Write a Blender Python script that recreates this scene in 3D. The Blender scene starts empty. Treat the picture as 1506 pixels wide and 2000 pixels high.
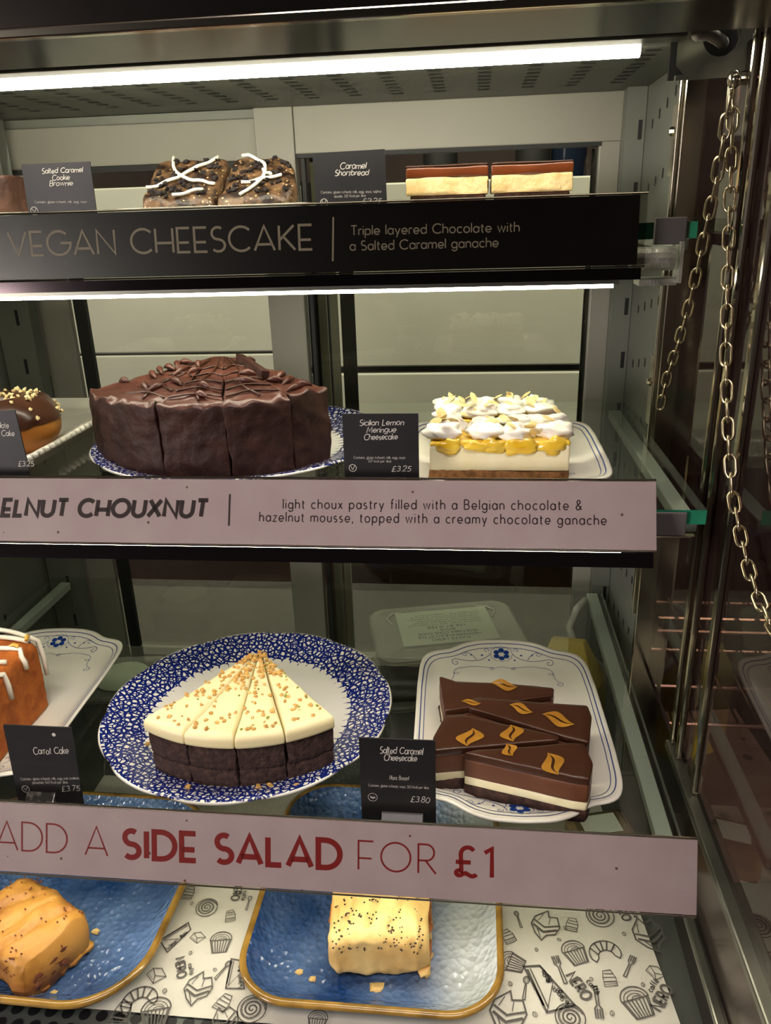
import bpy, bmesh, math, random
from mathutils import Vector, Matrix, noise, Euler
from mathutils.geometry import tessellate_polygon
R = math.radians
sc = bpy.context.scene
COL = sc.collection
pi = math.pi

# ------------------------------------------------------------------ camera, world, light, exposure
CAMH = 1.5
PITCH, YAW, ROLL, FPX = 20.94, 6.8, -1.876, 1540.0
def cam_frame():
    p, y, r = R(PITCH), R(YAW), R(ROLL)
    f = Vector((-math.sin(y)*math.cos(p), math.cos(y)*math.cos(p), -math.sin(p)))
    rt = f.cross(Vector((0, 0, 1))).normalized(); up = rt.cross(f)
    return rt*math.cos(r)+up*math.sin(r), up*math.cos(r)-rt*math.sin(r), f
CR, CU, CF = cam_frame()
CP = Vector((0, 0, CAMH))
cd = bpy.data.cameras.new('camera'); cam = bpy.data.objects.new('camera', cd); COL.objects.link(cam)
cam.matrix_world = Matrix(((CR.x, CU.x, -CF.x, 0), (CR.y, CU.y, -CF.y, 0), (CR.z, CU.z, -CF.z, CAMH), (0, 0, 0, 1)))
cd.sensor_fit = 'VERTICAL'; cd.sensor_height = 24.0; cd.lens = 24.0*FPX/2000.0
cd.clip_start = 0.01; cd.clip_end = 60
sc.camera = cam
sc.view_settings.view_transform = 'Standard'; sc.view_settings.look = 'None'
sc.view_settings.exposure = 0.0; sc.view_settings.gamma = 1.0; sc.view_settings.use_curve_mapping = False
w = bpy.data.worlds.new('cafe'); sc.world = w; w.use_nodes = True
w.node_tree.nodes['Background'].inputs[0].default_value = (0.9, 0.72, 0.70, 1)
w.node_tree.nodes['Background'].inputs[1].default_value = 0.10
LED_TOP, LED_SHELF = 50.0, 26.0
LED_COL = (1.0, 0.93, 0.74)
def area(name, loc, rot, size, energy, color):
    l = bpy.data.lights.new(name, 'AREA'); l.shape = 'RECTANGLE'; l.size, l.size_y = size; l.energy = energy; l.color = color
    o = bpy.data.objects.new(name, l); COL.objects.link(o); o.location = loc; o.rotation_euler = rot; return o
area('cafe_ceiling_lamp', (0.2, -.75, 3.1), (R(22), 0, 0), (1.4, 0.6), 34.0, (1.0, 0.88, 0.86))
area('cafe_sign_fill', (-2.1, -1.6, 1.62), (R(88), 0, R(-45)), (.7, .4), 52.0, (1.0, .90, .86))  # unseen fill light, added low on the left to brighten the signs
area('back_bar_fill', (-.1, 1.12, 2.45), (R(22), 0, 0), (1.6, .15), 46.0, (1.0, .95, .80))  # unseen fill light, added to brighten the appliances behind the doors
sc.cycles.max_bounces = 14; sc.cycles.transparent_max_bounces = 24; sc.cycles.glossy_bounces = 5
sc.cycles.caustics_reflective = False; sc.cycles.caustics_refractive = False
sc.cycles.sample_clamp_indirect = 4.0

def ray(px, py):
    return (CR*((px-753)/FPX)-CU*((py-1000)/FPX)+CF)
def at(px, py, X=None, Y=None, Z=None):        # a photo pixel met with one plane of the place
    d = ray(px, py)
    i, v = (0, X) if X is not None else (1, Y) if Y is not None else (2, Z)
    return CP+d*((v-CP[i])/d[i])

# levels
ZD, ZB, ZM, ZT, ZC = CAMH-.60, CAMH-.44, CAMH-.207, CAMH-.015, CAMH+.107
XR, XL, YD = 0.185, -0.575, 0.93

# ------------------------------------------------------------------ materials
def lin(h):
    h = h.lstrip('#'); c = [int(h[i:i+2], 16)/255 for i in (0, 2, 4)]
    return tuple(((v+.055)/1.055)**2.4 if v > .04045 else v/12.92 for v in c)+(1,)
MATS = {}
def mat(name, hexc, rough=.5, metal=0., var=None, bump=None, spec=.5, coat=0., sss=0., specks=None):
    """var=(hex2, scale, lo, hi); bump=(scale, strength[, detail]); specks=(hex, scale, threshold)"""
    m = bpy.data.materials.new(name); m.use_nodes = True; MATS[name] = m
    nt = m.node_tree; b = nt.nodes['Principled BSDF']; N = nt.nodes.new; L = nt.links.new
    b.inputs['Roughness'].default_value = rough; b.inputs['Metallic'].default_value = metal
    b.inputs['Specular IOR Level'].default_value = spec; b.inputs['Coat Weight'].default_value = coat
    b.inputs['Coat Roughness'].default_value = .08
    if sss: b.inputs['Subsurface Weight'].default_value = sss; b.inputs['Subsurface Scale'].default_value = .01
    b.inputs['Base Color'].default_value = lin(hexc)
    tc = N('ShaderNodeTexCoord'); col = None
    if var:
        n = N('ShaderNodeTexNoise'); n.inputs['Scale'].default_value = var[1]; n.inputs['Detail'].default_value = 5
        L(tc.outputs['Object'], n.inputs['Vector'])
        r = N('ShaderNodeValToRGB'); r.color_ramp.elements[0].position = var[2]; r.color_ramp.elements[1].position = var[3]
        r.color_ramp.elements[0].color = lin(hexc); r.color_ramp.elements[1].color = lin(var[0])
        L(n.outputs['Fac'], r.inputs['Fac']); col = r.outputs['Color']
    if specks:
        v = N('ShaderNodeTexVoronoi'); v.inputs['Scale'].default_value = specks[1]; L(tc.outputs['Object'], v.inputs['Vector'])
        lt = N('ShaderNodeMath'); lt.operation = 'LESS_THAN'; lt.inputs[1].default_value = specks[2]; L(v.outputs['Distance'], lt.inputs[0])
        mx = N('ShaderNodeMix'); mx.data_type = 'RGBA'; L(lt.outputs[0], mx.inputs['Factor'])
        if col: L(col, mx.inputs['A'])
        else: mx.inputs['A'].default_value = lin(hexc)
        mx.inputs['B'].default_value = lin(specks[0]); col = mx.outputs['Result']
    if col: L(col, b.inputs['Base Color'])
    if bump:
        n = N('ShaderNodeTexNoise'); n.inputs['Scale'].default_value = bump[0]; n.inputs['Detail'].default_value = bump[2] if len(bump) > 2 else 4
        L(tc.outputs['Object'], n.inputs['Vector'])
        bp = N('ShaderNodeBump'); bp.inputs['Strength'].default_value = bump[1]; bp.inputs['Distance'].default_value = .002
        L(n.outputs['Fac'], bp.inputs['Height']); L(bp.outputs['Normal'], b.inputs['Normal'])
    return m
def glassy(name, tint, ior=1.45, refl=1.0, rough=.01, milk=0., milk_hex='#dfe6df'):
    m = bpy.data.materials.new(name); m.use_nodes = True; MATS[name] = m
    nt = m.node_tree; nt.nodes.clear(); N = nt.nodes.new; L = nt.links.new
    o = N('ShaderNodeOutputMaterial'); t = N('ShaderNodeBsdfTransparent'); t.inputs[0].default_value = lin(tint)
    g = N('ShaderNodeBsdfGlossy'); g.inputs['Roughness'].default_value = rough
    g.inputs['Color'].default_value = (refl, refl, refl, 1)
    f = N('ShaderNodeFresnel'); ge = N('ShaderNodeNewGeometry'); mr = N('ShaderNodeMapRange')  # same reflectance seen from either side
    mr.inputs['To Min'].default_value = ior; mr.inputs['To Max'].default_value = 1/ior
    L(ge.outputs['Backfacing'], mr.inputs['Value']); L(mr.outputs[0], f.inputs[0])
    x = N('ShaderNodeMixShader'); L(f.outputs[0], x.inputs[0]); L(g.outputs[0], x.inputs[2])
    if milk:
        d = N('ShaderNodeBsdfDiffuse'); d.inputs[0].default_value = lin(milk_hex)
        y = N('ShaderNodeMixShader'); y.inputs[0].default_value = milk; L(t.outputs[0], y.inputs[1]); L(d.outputs[0], y.inputs[2]); L(y.outputs[0], x.inputs[1])
    else: L(t.outputs[0], x.inputs[1])
    L(x.outputs[0], o.inputs[0]); return m
def emit(name, col, s):
    m = bpy.data.materials.new(name); m.use_nodes = True; MATS[name] = m
    b = m.node_tree.nodes['Principled BSDF']; b.inputs['Emission Color'].default_value = col+(1,); b.inputs['Emission Strength'].default_value = s
    b.inputs['Base Color'].default_value = (.8, .8, .75, 1); return m
steel = mat('steel', '#8f8f84', .32, .85, ('#7b7b70', 9, .35, .7))
painted = mat('painted_steel', '#777a70', .45, .25, ('#686b62', 6, .3, .75))
dark_steel = mat('dark_steel', '#3a3532', .22, .9, ('#2c2826', 5, .3, .7))
mirror_steel = mat('mirror_steel', '#6e5f5c', .16, .9, ('#5a4c4a', 3, .3, .7))
sideglass = glassy('tinted_side_glass', '#b39f9b', 1.75, .8, .03, .10, '#6b5450')
lip_steel = mat('lip_steel', '#3c3436', .12, .9)
chrome = mat('chrome', '#c9c2ae', .15, 1.)
chain_m = mat('chain_steel', '#b8ab8c', .25, 1.)
black = mat('black', '#0a0a0a', .5)
alu = mat('aluminium', '#969488', .5, .15, ('#89877c', 4, .3, .7))
rubber = mat('rubber', '#141513', .6)
deckm = mat('deck_steel', '#6b6f66', .4, .3, ('#4a4e48', 8, .3, .7))
glass = glassy('shelf_glass', '#f5f8f4', 1.45)
glass_edge = mat('glass_edge', '#1f6b50', .15, 0, ('#2f8a66', 30, .3, .7), spec=.6)
pane_m = glassy('door_glass', '#e6e7df', 1.5)
acrylic = glassy('acrylic', '#f2f2f0', 1.4)
pinkcard = mat('pink_card', '#cfbbbd', .42, 0, ('#c5aeb1', 26, .3, .75), specks=('#7d5a50', 60, .07))
blackcard = mat('black_card', '#14110f', .30, 0, ('#1a1614', 12, .3, .7))
gold = mat('pale_gold_ink', '#b5a78e', .5)
brownink = mat('brown_ink', '#2c1a1c', .5)
redink = mat('red_ink', '#8e1f1e', .5)
slate = mat('ticket_card', '#131113', .5, 0, ('#1b191b', 40, .3, .7))
chalk = mat('chalk_ink', '#c9c4ba', .6)
greyink = mat('grey_ink', '#5a5450', .6)
clearblock = glassy('clear_plastic', '#d8d8d0', 1.49, 1., .05, .25, '#b8b4a8')
bracketm = mat('bracket_paint', '#b4bab0', .5)
clipm = mat('clip_plastic', '#55504e', .6)
greyblock = mat('grey_plastic', '#6e6c66', .4, 0, ('#5b5a55', 60, .3, .7))
china = mat('china', '#e9e6d6', .12, 0, spec=.5, coat=.3)
navy = mat('navy_glaze', '#1d3f86', .25)
lineblue = mat('line_blue', '#46578a', .25)
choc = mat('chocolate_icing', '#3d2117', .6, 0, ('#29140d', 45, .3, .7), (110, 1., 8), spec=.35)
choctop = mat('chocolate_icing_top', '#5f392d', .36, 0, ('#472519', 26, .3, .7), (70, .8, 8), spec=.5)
ganache = mat('dark_ganache', '#46281c', .28, 0, ('#38200f', 12, .3, .8), (30, .15))
sponge = mat('dark_sponge', '#33201b', .9, 0, ('#523a30', 190, .46, .8), (320, 1.0, 10))
frost = mat('cream_frosting', '#f3e8b8', .42, 0, ('#eadca6', 18, .3, .8), (40, .25), sss=.15)
nut = mat('chopped_nut', '#b07c34', .5, 0, ('#dcb565', 200, .3, .7))
pist = mat('pistachio', '#8c8a2c', .6)
crust = mat('biscuit_crust', '#94683a', .85, 0, ('#5d3c1c', 180, .35, .7), (220, 1.))
darkcrust = mat('dark_crust', '#2f1c15', .85, 0, ('#553629', 190, .4, .75), (220, 1.))
cream = mat('cheesecake_cream', '#f4ecc6', .5, 0, ('#ece0b2', 60, .3, .7), (90, .3), sss=.1)
mousse = mat('brown_mousse', '#6b4028', .5, 0, ('#5a3420', 40, .3, .7), (80, .3))
curd = mat('lemon_curd', '#eab81f', .18, 0, ('#f3d24e', 60, .3, .7), coat=.4)
mering = mat('meringue', '#faf6e6', .55, 0, ('#efe4c4', 40, .45, .8), (60, .4), sss=.1)
almond = mat('almond_flake', '#f3e0a0', .5, 0, ('#e7c877', 90, .4, .8))
carrot = mat('orange_sponge', '#b8651c', .85, 0, ('#94480f', 90, .35, .7), (200, 1.))
icing = mat('white_icing', '#f6f0dc', .35)
peel = mat('candied_peel', '#e0b050', .35)
caramel = mat('caramel', '#6b3517', .3, 0, ('#5a2a10', 40, .3, .7), coat=.1)
gcaramel = mat('gold_caramel', '#b5822f', .3, 0, ('#96651f', 60, .3, .7))
short = mat('shortbread', '#e2c995', .8, 0, ('#caa867', 110, .4, .75), (160, .8))
brown = mat('brownie_top', '#5a3a2c', .6, 0, ('#3d241a', 90, .35, .7), (160, 1., 9))
cookie = mat('cookie_crumb', '#6b5036', .42, 0, ('#20130d', 85, .42, .60), (130, 1., 8), specks=('#b8a076', 210, .20))
oreo = mat('dark_cookie_crumb', '#1d1412', .8)
dough = mat('fried_dough', '#bb8038', .5, 0, ('#a8651f', 25, .3, .7), (60, .3))
pastry = mat('golden_pastry', '#c68e3e', .5, 0, ('#7d420f', 34, .42, .75), (55, .8, 7))
palepastry = mat('pale_pastry', '#e3c47c', .5, 0, ('#c98f3c', 26, .4, .85), (50, .6, 7))
filling = mat('sausage_filling', '#6e3a22', .7, 0, ('#8d5433', 120, .35, .7), (150, 1.))
orangefill = mat('roasted_filling', '#b0661e', .6, 0, ('#7d3c12', 90, .35, .7), (140, 1.))
seed = mat('poppy_seed', '#1e1712', .6)
seedbrown = mat('toasted_seed', '#6b3511', .6)
paperm = mat('greaseproof_paper', '#d9d7c6', .6, 0, ('#cfccba', 14, .3, .7), (12, .35, 3))
ink = mat('print_ink', '#5c5951', .7)
pinkfill = mat('pale_filling', '#a58a72', .6, 0, ('#8d6f58', 30, .3, .7), (60, .5))
tubm = glassy('tub_plastic', '#d6d6cc', 1.45, 1., .12, .30, '#d6d5ca')
labelm = mat('label_paper', '#d5dcc4', .6)
yellow = mat('yellow_card', '#cdb02a', .5, 0, ('#b99a1c', 20, .3, .7))
greencard = mat('green_card', '#2f6b3a', .5)
whitecable = mat('white_cable', '#c8c6bc', .4)
darkcounter = mat('dark_counter', '#100f0e', .3, 0, ('#1d1b19', 4, .4, .7))
applm = mat('appliance_panel', '#bab9ac', .45, 0, ('#adac9f', 5, .3, .7))
floorm = mat('floor_tile', '#3a332e', .4, 0, ('#2c2622', 3, .3, .7))
wallm = mat('wall_paint', '#5a4a44', .7, 0, ('#4c3e39', 2, .3, .7))
wood = mat('dark_wood', '#33221a', .45, 0, ('#241711', 4, .3, .7))
bottleblue = mat('blue_bottle', '#141c2a', .2)
led_m = emit('led_light', LED_COL, LED_TOP); led_s = emit('led_strip_light', LED_COL, LED_SHELF)

def net_plate_material():
    m = bpy.data.materials.new('blue_net_china'); m.use_nodes = True
    nt = m.node_tree; b = nt.nodes['Principled BSDF']; N = nt.nodes.new; L = nt.links.new
    b.inputs['Roughness'].default_value = .14; b.inputs['Coat Weight'].default_value = .3
    tc = N('ShaderNodeTexCoord')
    def M(op, a, b_=None, c=None):
        n = N('ShaderNodeMath'); n.operation = op
        for i, v in enumerate((a, b_, c)):
            if v is None: continue
            if isinstance(v, (int, float)): n.inputs[i].default_value = v
            else: L(v, n.inputs[i])
        return n.outputs[0]
    sep = N('ShaderNodeSeparateXYZ'); L(tc.outputs['Object'], sep.inputs[0])
    x, y = sep.outputs[0], sep.outputs[1]
    r = M('SQRT', M('ADD', M('MULTIPLY', x, x), M('MULTIPLY', y, y)))
    ang = M('ARCTAN2', y, x)
    # spiky inner fringe
    saw = M('ABSOLUTE', M('SUBTRACT', M('FRACT', M('MULTIPLY', ang, 62/(2*pi))), .5))
    nz = N('ShaderNodeTexNoise'); nz.inputs['Scale'].default_value = 60; L(tc.outputs['Object'], nz.inputs['Vector'])
    spike = M('MULTIPLY', M('POWER', M('SUBTRACT', 1.0, M('MULTIPLY', saw, 2.0)), 5.0), .006)
    edge = M('SUBTRACT', M('ADD', .0945, M('MULTIPLY', M('SUBTRACT', nz.outputs[0], .5), .008)), spike)
    rim = M('GREATER_THAN', r, edge)
    mp = N('ShaderNodeMapping'); L(tc.outputs['Object'], mp.inputs['Vector']); mp.inputs['Scale'].default_value = (1, 1, 0)
    def vor(scale, th, off):
        mm = N('ShaderNodeVectorMath'); mm.operation = 'ADD'; L(mp.outputs[0], mm.inputs[0]); mm.inputs[1].default_value = (off, off*.7, 0)
        v = N('ShaderNodeTexVoronoi'); v.feature = 'DISTANCE_TO_EDGE'; v.voronoi_dimensions = '2D'; v.inputs['Scale'].default_value = scale
        L(mm.outputs[0], v.inputs['Vector']); return M('GREATER_THAN', v.outputs['Distance'], th)
    white = M('MULTIPLY', vor(215, .13, .3), vor(160, .17, 1.7))
    blue = M('MULTIPLY', rim, M('SUBTRACT', 1.0, white))
    inrim = M('LESS_THAN', r, .1312)
    blue = M('MULTIPLY', blue, inrim)
    mx = N('ShaderNodeMix'); mx.data_type = 'RGBA'; L(blue, mx.inputs['Factor'])
    mx.inputs['A'].default_value = lin('#e9e7da'); mx.inputs['B'].default_value = lin('#15256f')
    L(mx.outputs['Result'], b.inputs['Base Color']); return m
netchina = net_plate_material()

def tray_material(pale):
    m = mat('blue_reactive_glaze', '#1d4378', .16, 0, coat=.5)
    nt = m.node_tree; b = nt.nodes['Principled BSDF']; N = nt.nodes.new; L = nt.links.new
    tc = N('ShaderNodeTexCoord')
    n = N('ShaderNodeTexNoise'); n.inputs['Scale'].default_value = 11; n.inputs['Detail'].default_value = 8; L(tc.outputs['Object'], n.inputs['Vector'])
    r = N('ShaderNodeValToRGB'); e = r.color_ramp.elements
    e[0].position = .36; e[0].color = lin('#183a6c'); e[1].position = .74; e[1].color = lin('#6f8cb4')
    L(n.outputs[0], r.inputs[0]); L(r.outputs[0], b.inputs['Base Color'])
    v = N('ShaderNodeTexVoronoi'); v.inputs['Scale'].default_value = 175; L(tc.outputs['Object'], v.inputs['Vector'])
    bp = N('ShaderNodeBump'); bp.inputs['Strength'].default_value = .9; bp.inputs['Distance'].default_value = .0025
    L(v.outputs['Distance'], bp.inputs['Height']); L(bp.outputs[0], b.inputs['Normal'])
    if pale: # colour turns paler towards one end of the tray
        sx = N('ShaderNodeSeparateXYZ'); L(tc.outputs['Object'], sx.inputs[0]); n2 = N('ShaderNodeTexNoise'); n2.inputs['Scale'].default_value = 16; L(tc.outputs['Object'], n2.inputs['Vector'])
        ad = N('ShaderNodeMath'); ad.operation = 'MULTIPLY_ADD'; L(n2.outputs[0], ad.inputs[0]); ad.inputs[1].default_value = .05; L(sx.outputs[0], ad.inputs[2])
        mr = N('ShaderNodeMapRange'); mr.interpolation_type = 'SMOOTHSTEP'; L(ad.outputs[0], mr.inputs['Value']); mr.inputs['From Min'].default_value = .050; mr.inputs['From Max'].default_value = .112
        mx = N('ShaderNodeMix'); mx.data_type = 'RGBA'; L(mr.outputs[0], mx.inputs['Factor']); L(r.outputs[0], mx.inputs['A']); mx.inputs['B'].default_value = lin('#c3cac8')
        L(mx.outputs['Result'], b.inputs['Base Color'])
    return m
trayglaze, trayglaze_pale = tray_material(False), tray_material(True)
trayrim = mat('ochre_glaze_rim', '#a8823a', .2, 0, ('#5c431c', 40, .35, .75), coat=.4)

# ------------------------------------------------------------------ mesh collector
class B:
    def __init__(s): s.v = []; s.f = []; s.m = []
    def add(s, vs, fs, m=0):
        o = len(s.v); s.v += [tuple(p) for p in vs]; s.f += [tuple(i+o for i in f) for f in fs]; s.m += [m]*len(fs); return s
    def box(s, a, b, m=0):
        (x0, y0, z0), (x1, y1, z1) = a, b
        return s.add([(x0, y0, z0), (x1, y0, z0), (x1, y1, z0), (x0, y1, z0), (x0, y0, z1), (x1, y0, z1), (x1, y1, z1), (x0, y1, z1)],
                     [(3, 2, 1, 0), (4, 5, 6, 7), (0, 1, 5, 4), (1, 2, 6, 5), (2, 3, 7, 6), (3, 0, 4, 7)], m)
    def tube(s, pts, r, n=8, m=0, closed=False, caps=True):
        pts = [Vector(p) for p in pts]; k = len(pts); base = len(s.v)
        rr = r if callable(r) else (lambda i: r)
        t0 = (pts[1]-pts[0]).normalized(); a = t0.orthogonal().normalized()
        for i, p in enumerate(pts):
            if closed: t = (pts[(i+1) % k]-pts[i-1]).normalized()
            else: t = (pts[min(i+1, k-1)]-pts[max(i-1, 0)]).normalized()
            a = (a-t*a.dot(t)); a = a.normalized() if a.length > 1e-6 else t.orthogonal().normalized(); b = t.cross(a)
            for j in range(n):
                q = 2*pi*j/n; s.v.append(tuple(p+(a*math.cos(q)+b*math.sin(q))*rr(i)))
        for i in range(k if closed else k-1):
            i2 = (i+1) % k
            for j in range(n):
                s.f.append((base+i*n+j, base+i*n+(j+1) % n, base+i2*n+(j+1) % n, base+i2*n+j)); s.m.append(m)
        if caps and not closed:
            s.f.append(tuple(base+j for j in range(n))[::-1]); s.f.append(tuple(base+(k-1)*n+j for j in range(n))); s.m += [m, m]
        return s
    def rings(s, rings, m=0, cap0=True, cap1=True, ms=None):
        base = len(s.v); n = len(rings[0])
        for r_ in rings: s.v += [tuple(p) for p in r_]
        for i in range(len(rings)-1):
            mm = ms[i] if ms else m
            for j in range(n):
                s.f.append((base+i*n+j, base+i*n+(j+1) % n, base+(i+1)*n+(j+1) % n, base+(i+1)*n+j)); s.m.append(mm)
        if cap0: s.f.append(tuple(base+j for j in range(n))[::-1]); s.m.append(ms[0] if ms else m)
        if cap1: s.f.append(tuple(base+(len(rings)-1)*n+j for j in range(n))); s.m.append(ms[-1] if ms else m)
        return s
    def quads2d(s, polys, fn, m=0):
        for q in polys:
            b = len(s.v); s.v += [tuple(fn(*p)) for p in q]; s.f.append(tuple(range(b, b+len(q)))); s.m.append(m)
        return s
    def blob(s, c, rx, ry, rz, seed=0, amp=.2, m=0, nu=7, nv=5, rot=None):
        c = Vector(c); b = len(s.v); rg = []
        for i in range(nv+1):
            ph = pi*i/nv
            for j in range(nu):
                th = 2*pi*j/nu
                p = Vector((math.sin(ph)*math.cos(th), math.sin(ph)*math.sin(th), math.cos(ph)))
                k = 1+amp*noise.noise(p*1.7+Vector((seed*3.1, seed*1.7, seed)))*2
                q = Vector((p.x*rx, p.y*ry, p.z*rz))*k
                if rot: q.rotate(rot)
                s.v.append(tuple(c+q))
        for i in range(nv):
            for j in range(nu):
                s.f.append((b+i*nu+j, b+(i+1)*nu+j, b+(i+1)*nu+(j+1) % nu, b+i*nu+(j+1) % nu)); s.m.append(m)
        return s
    def build(s, name, mats, parent=None, smooth=False, loc=(0, 0, 0), bevel=0., sub=0):
        me = bpy.data.meshes.new(name); me.from_pydata(s.v, [], s.f)
        mats = mats if isinstance(mats, (list, tuple)) else [mats]
        for q in mats: me.materials.append(q)
        for p, k in zip(me.polygons, s.m): p.material_index = k; p.use_smooth = smooth
        bm = bmesh.new(); bm.from_mesh(me)
        bmesh.ops.remove_doubles(bm, verts=bm.verts, dist=1e-6)
        if sum(abs(1) for _ in bm.faces) < 60000 and not getattr(s, 'flat', False): bmesh.ops.recalc_face_normals(bm, faces=bm.faces)
        bm.to_mesh(me); bm.free()
        o = bpy.data.objects.new(name, me); COL.objects.link(o); o.location = loc
        if parent: o.parent = parent
        if bevel:
            md = o.modifiers.new('bevel', 'BEVEL'); md.width = bevel; md.segments = 2; md.limit_method = 'ANGLE'
        if sub:
            md = o.modifiers.new('sub', 'SUBSURF'); md.levels = sub; md.render_levels = sub
        return o
def thing(name, label, cat, loc=(0, 0, 0), rz=0., group=None, rx=0.):
    o = bpy.data.objects.new(name, None); COL.objects.link(o); o.empty_display_size = .02
    o.location = loc; o.rotation_euler = (rx, 0, rz); o['label'] = label; o['category'] = cat
    if group: o['group'] = group
    return o
def tag(o, label, cat, group=None):
    o['label'] = label; o['category'] = cat
    if group: o['group'] = group
    return o
def struct(o): o['kind'] = 'structure'; return o
def mw(o): return Matrix.LocRotScale(o.location, o.rotation_euler, None)
def loc_on(o, px, py, ax, v=0.):       # pixel -> point in thing o's own axes where local axis ax equals v
    M = mw(o).inverted(); p = M @ CP; d = M.to_3x3() @ ray(px, py)
    return p+d*((v-p[ax])/d[ax])

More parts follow.
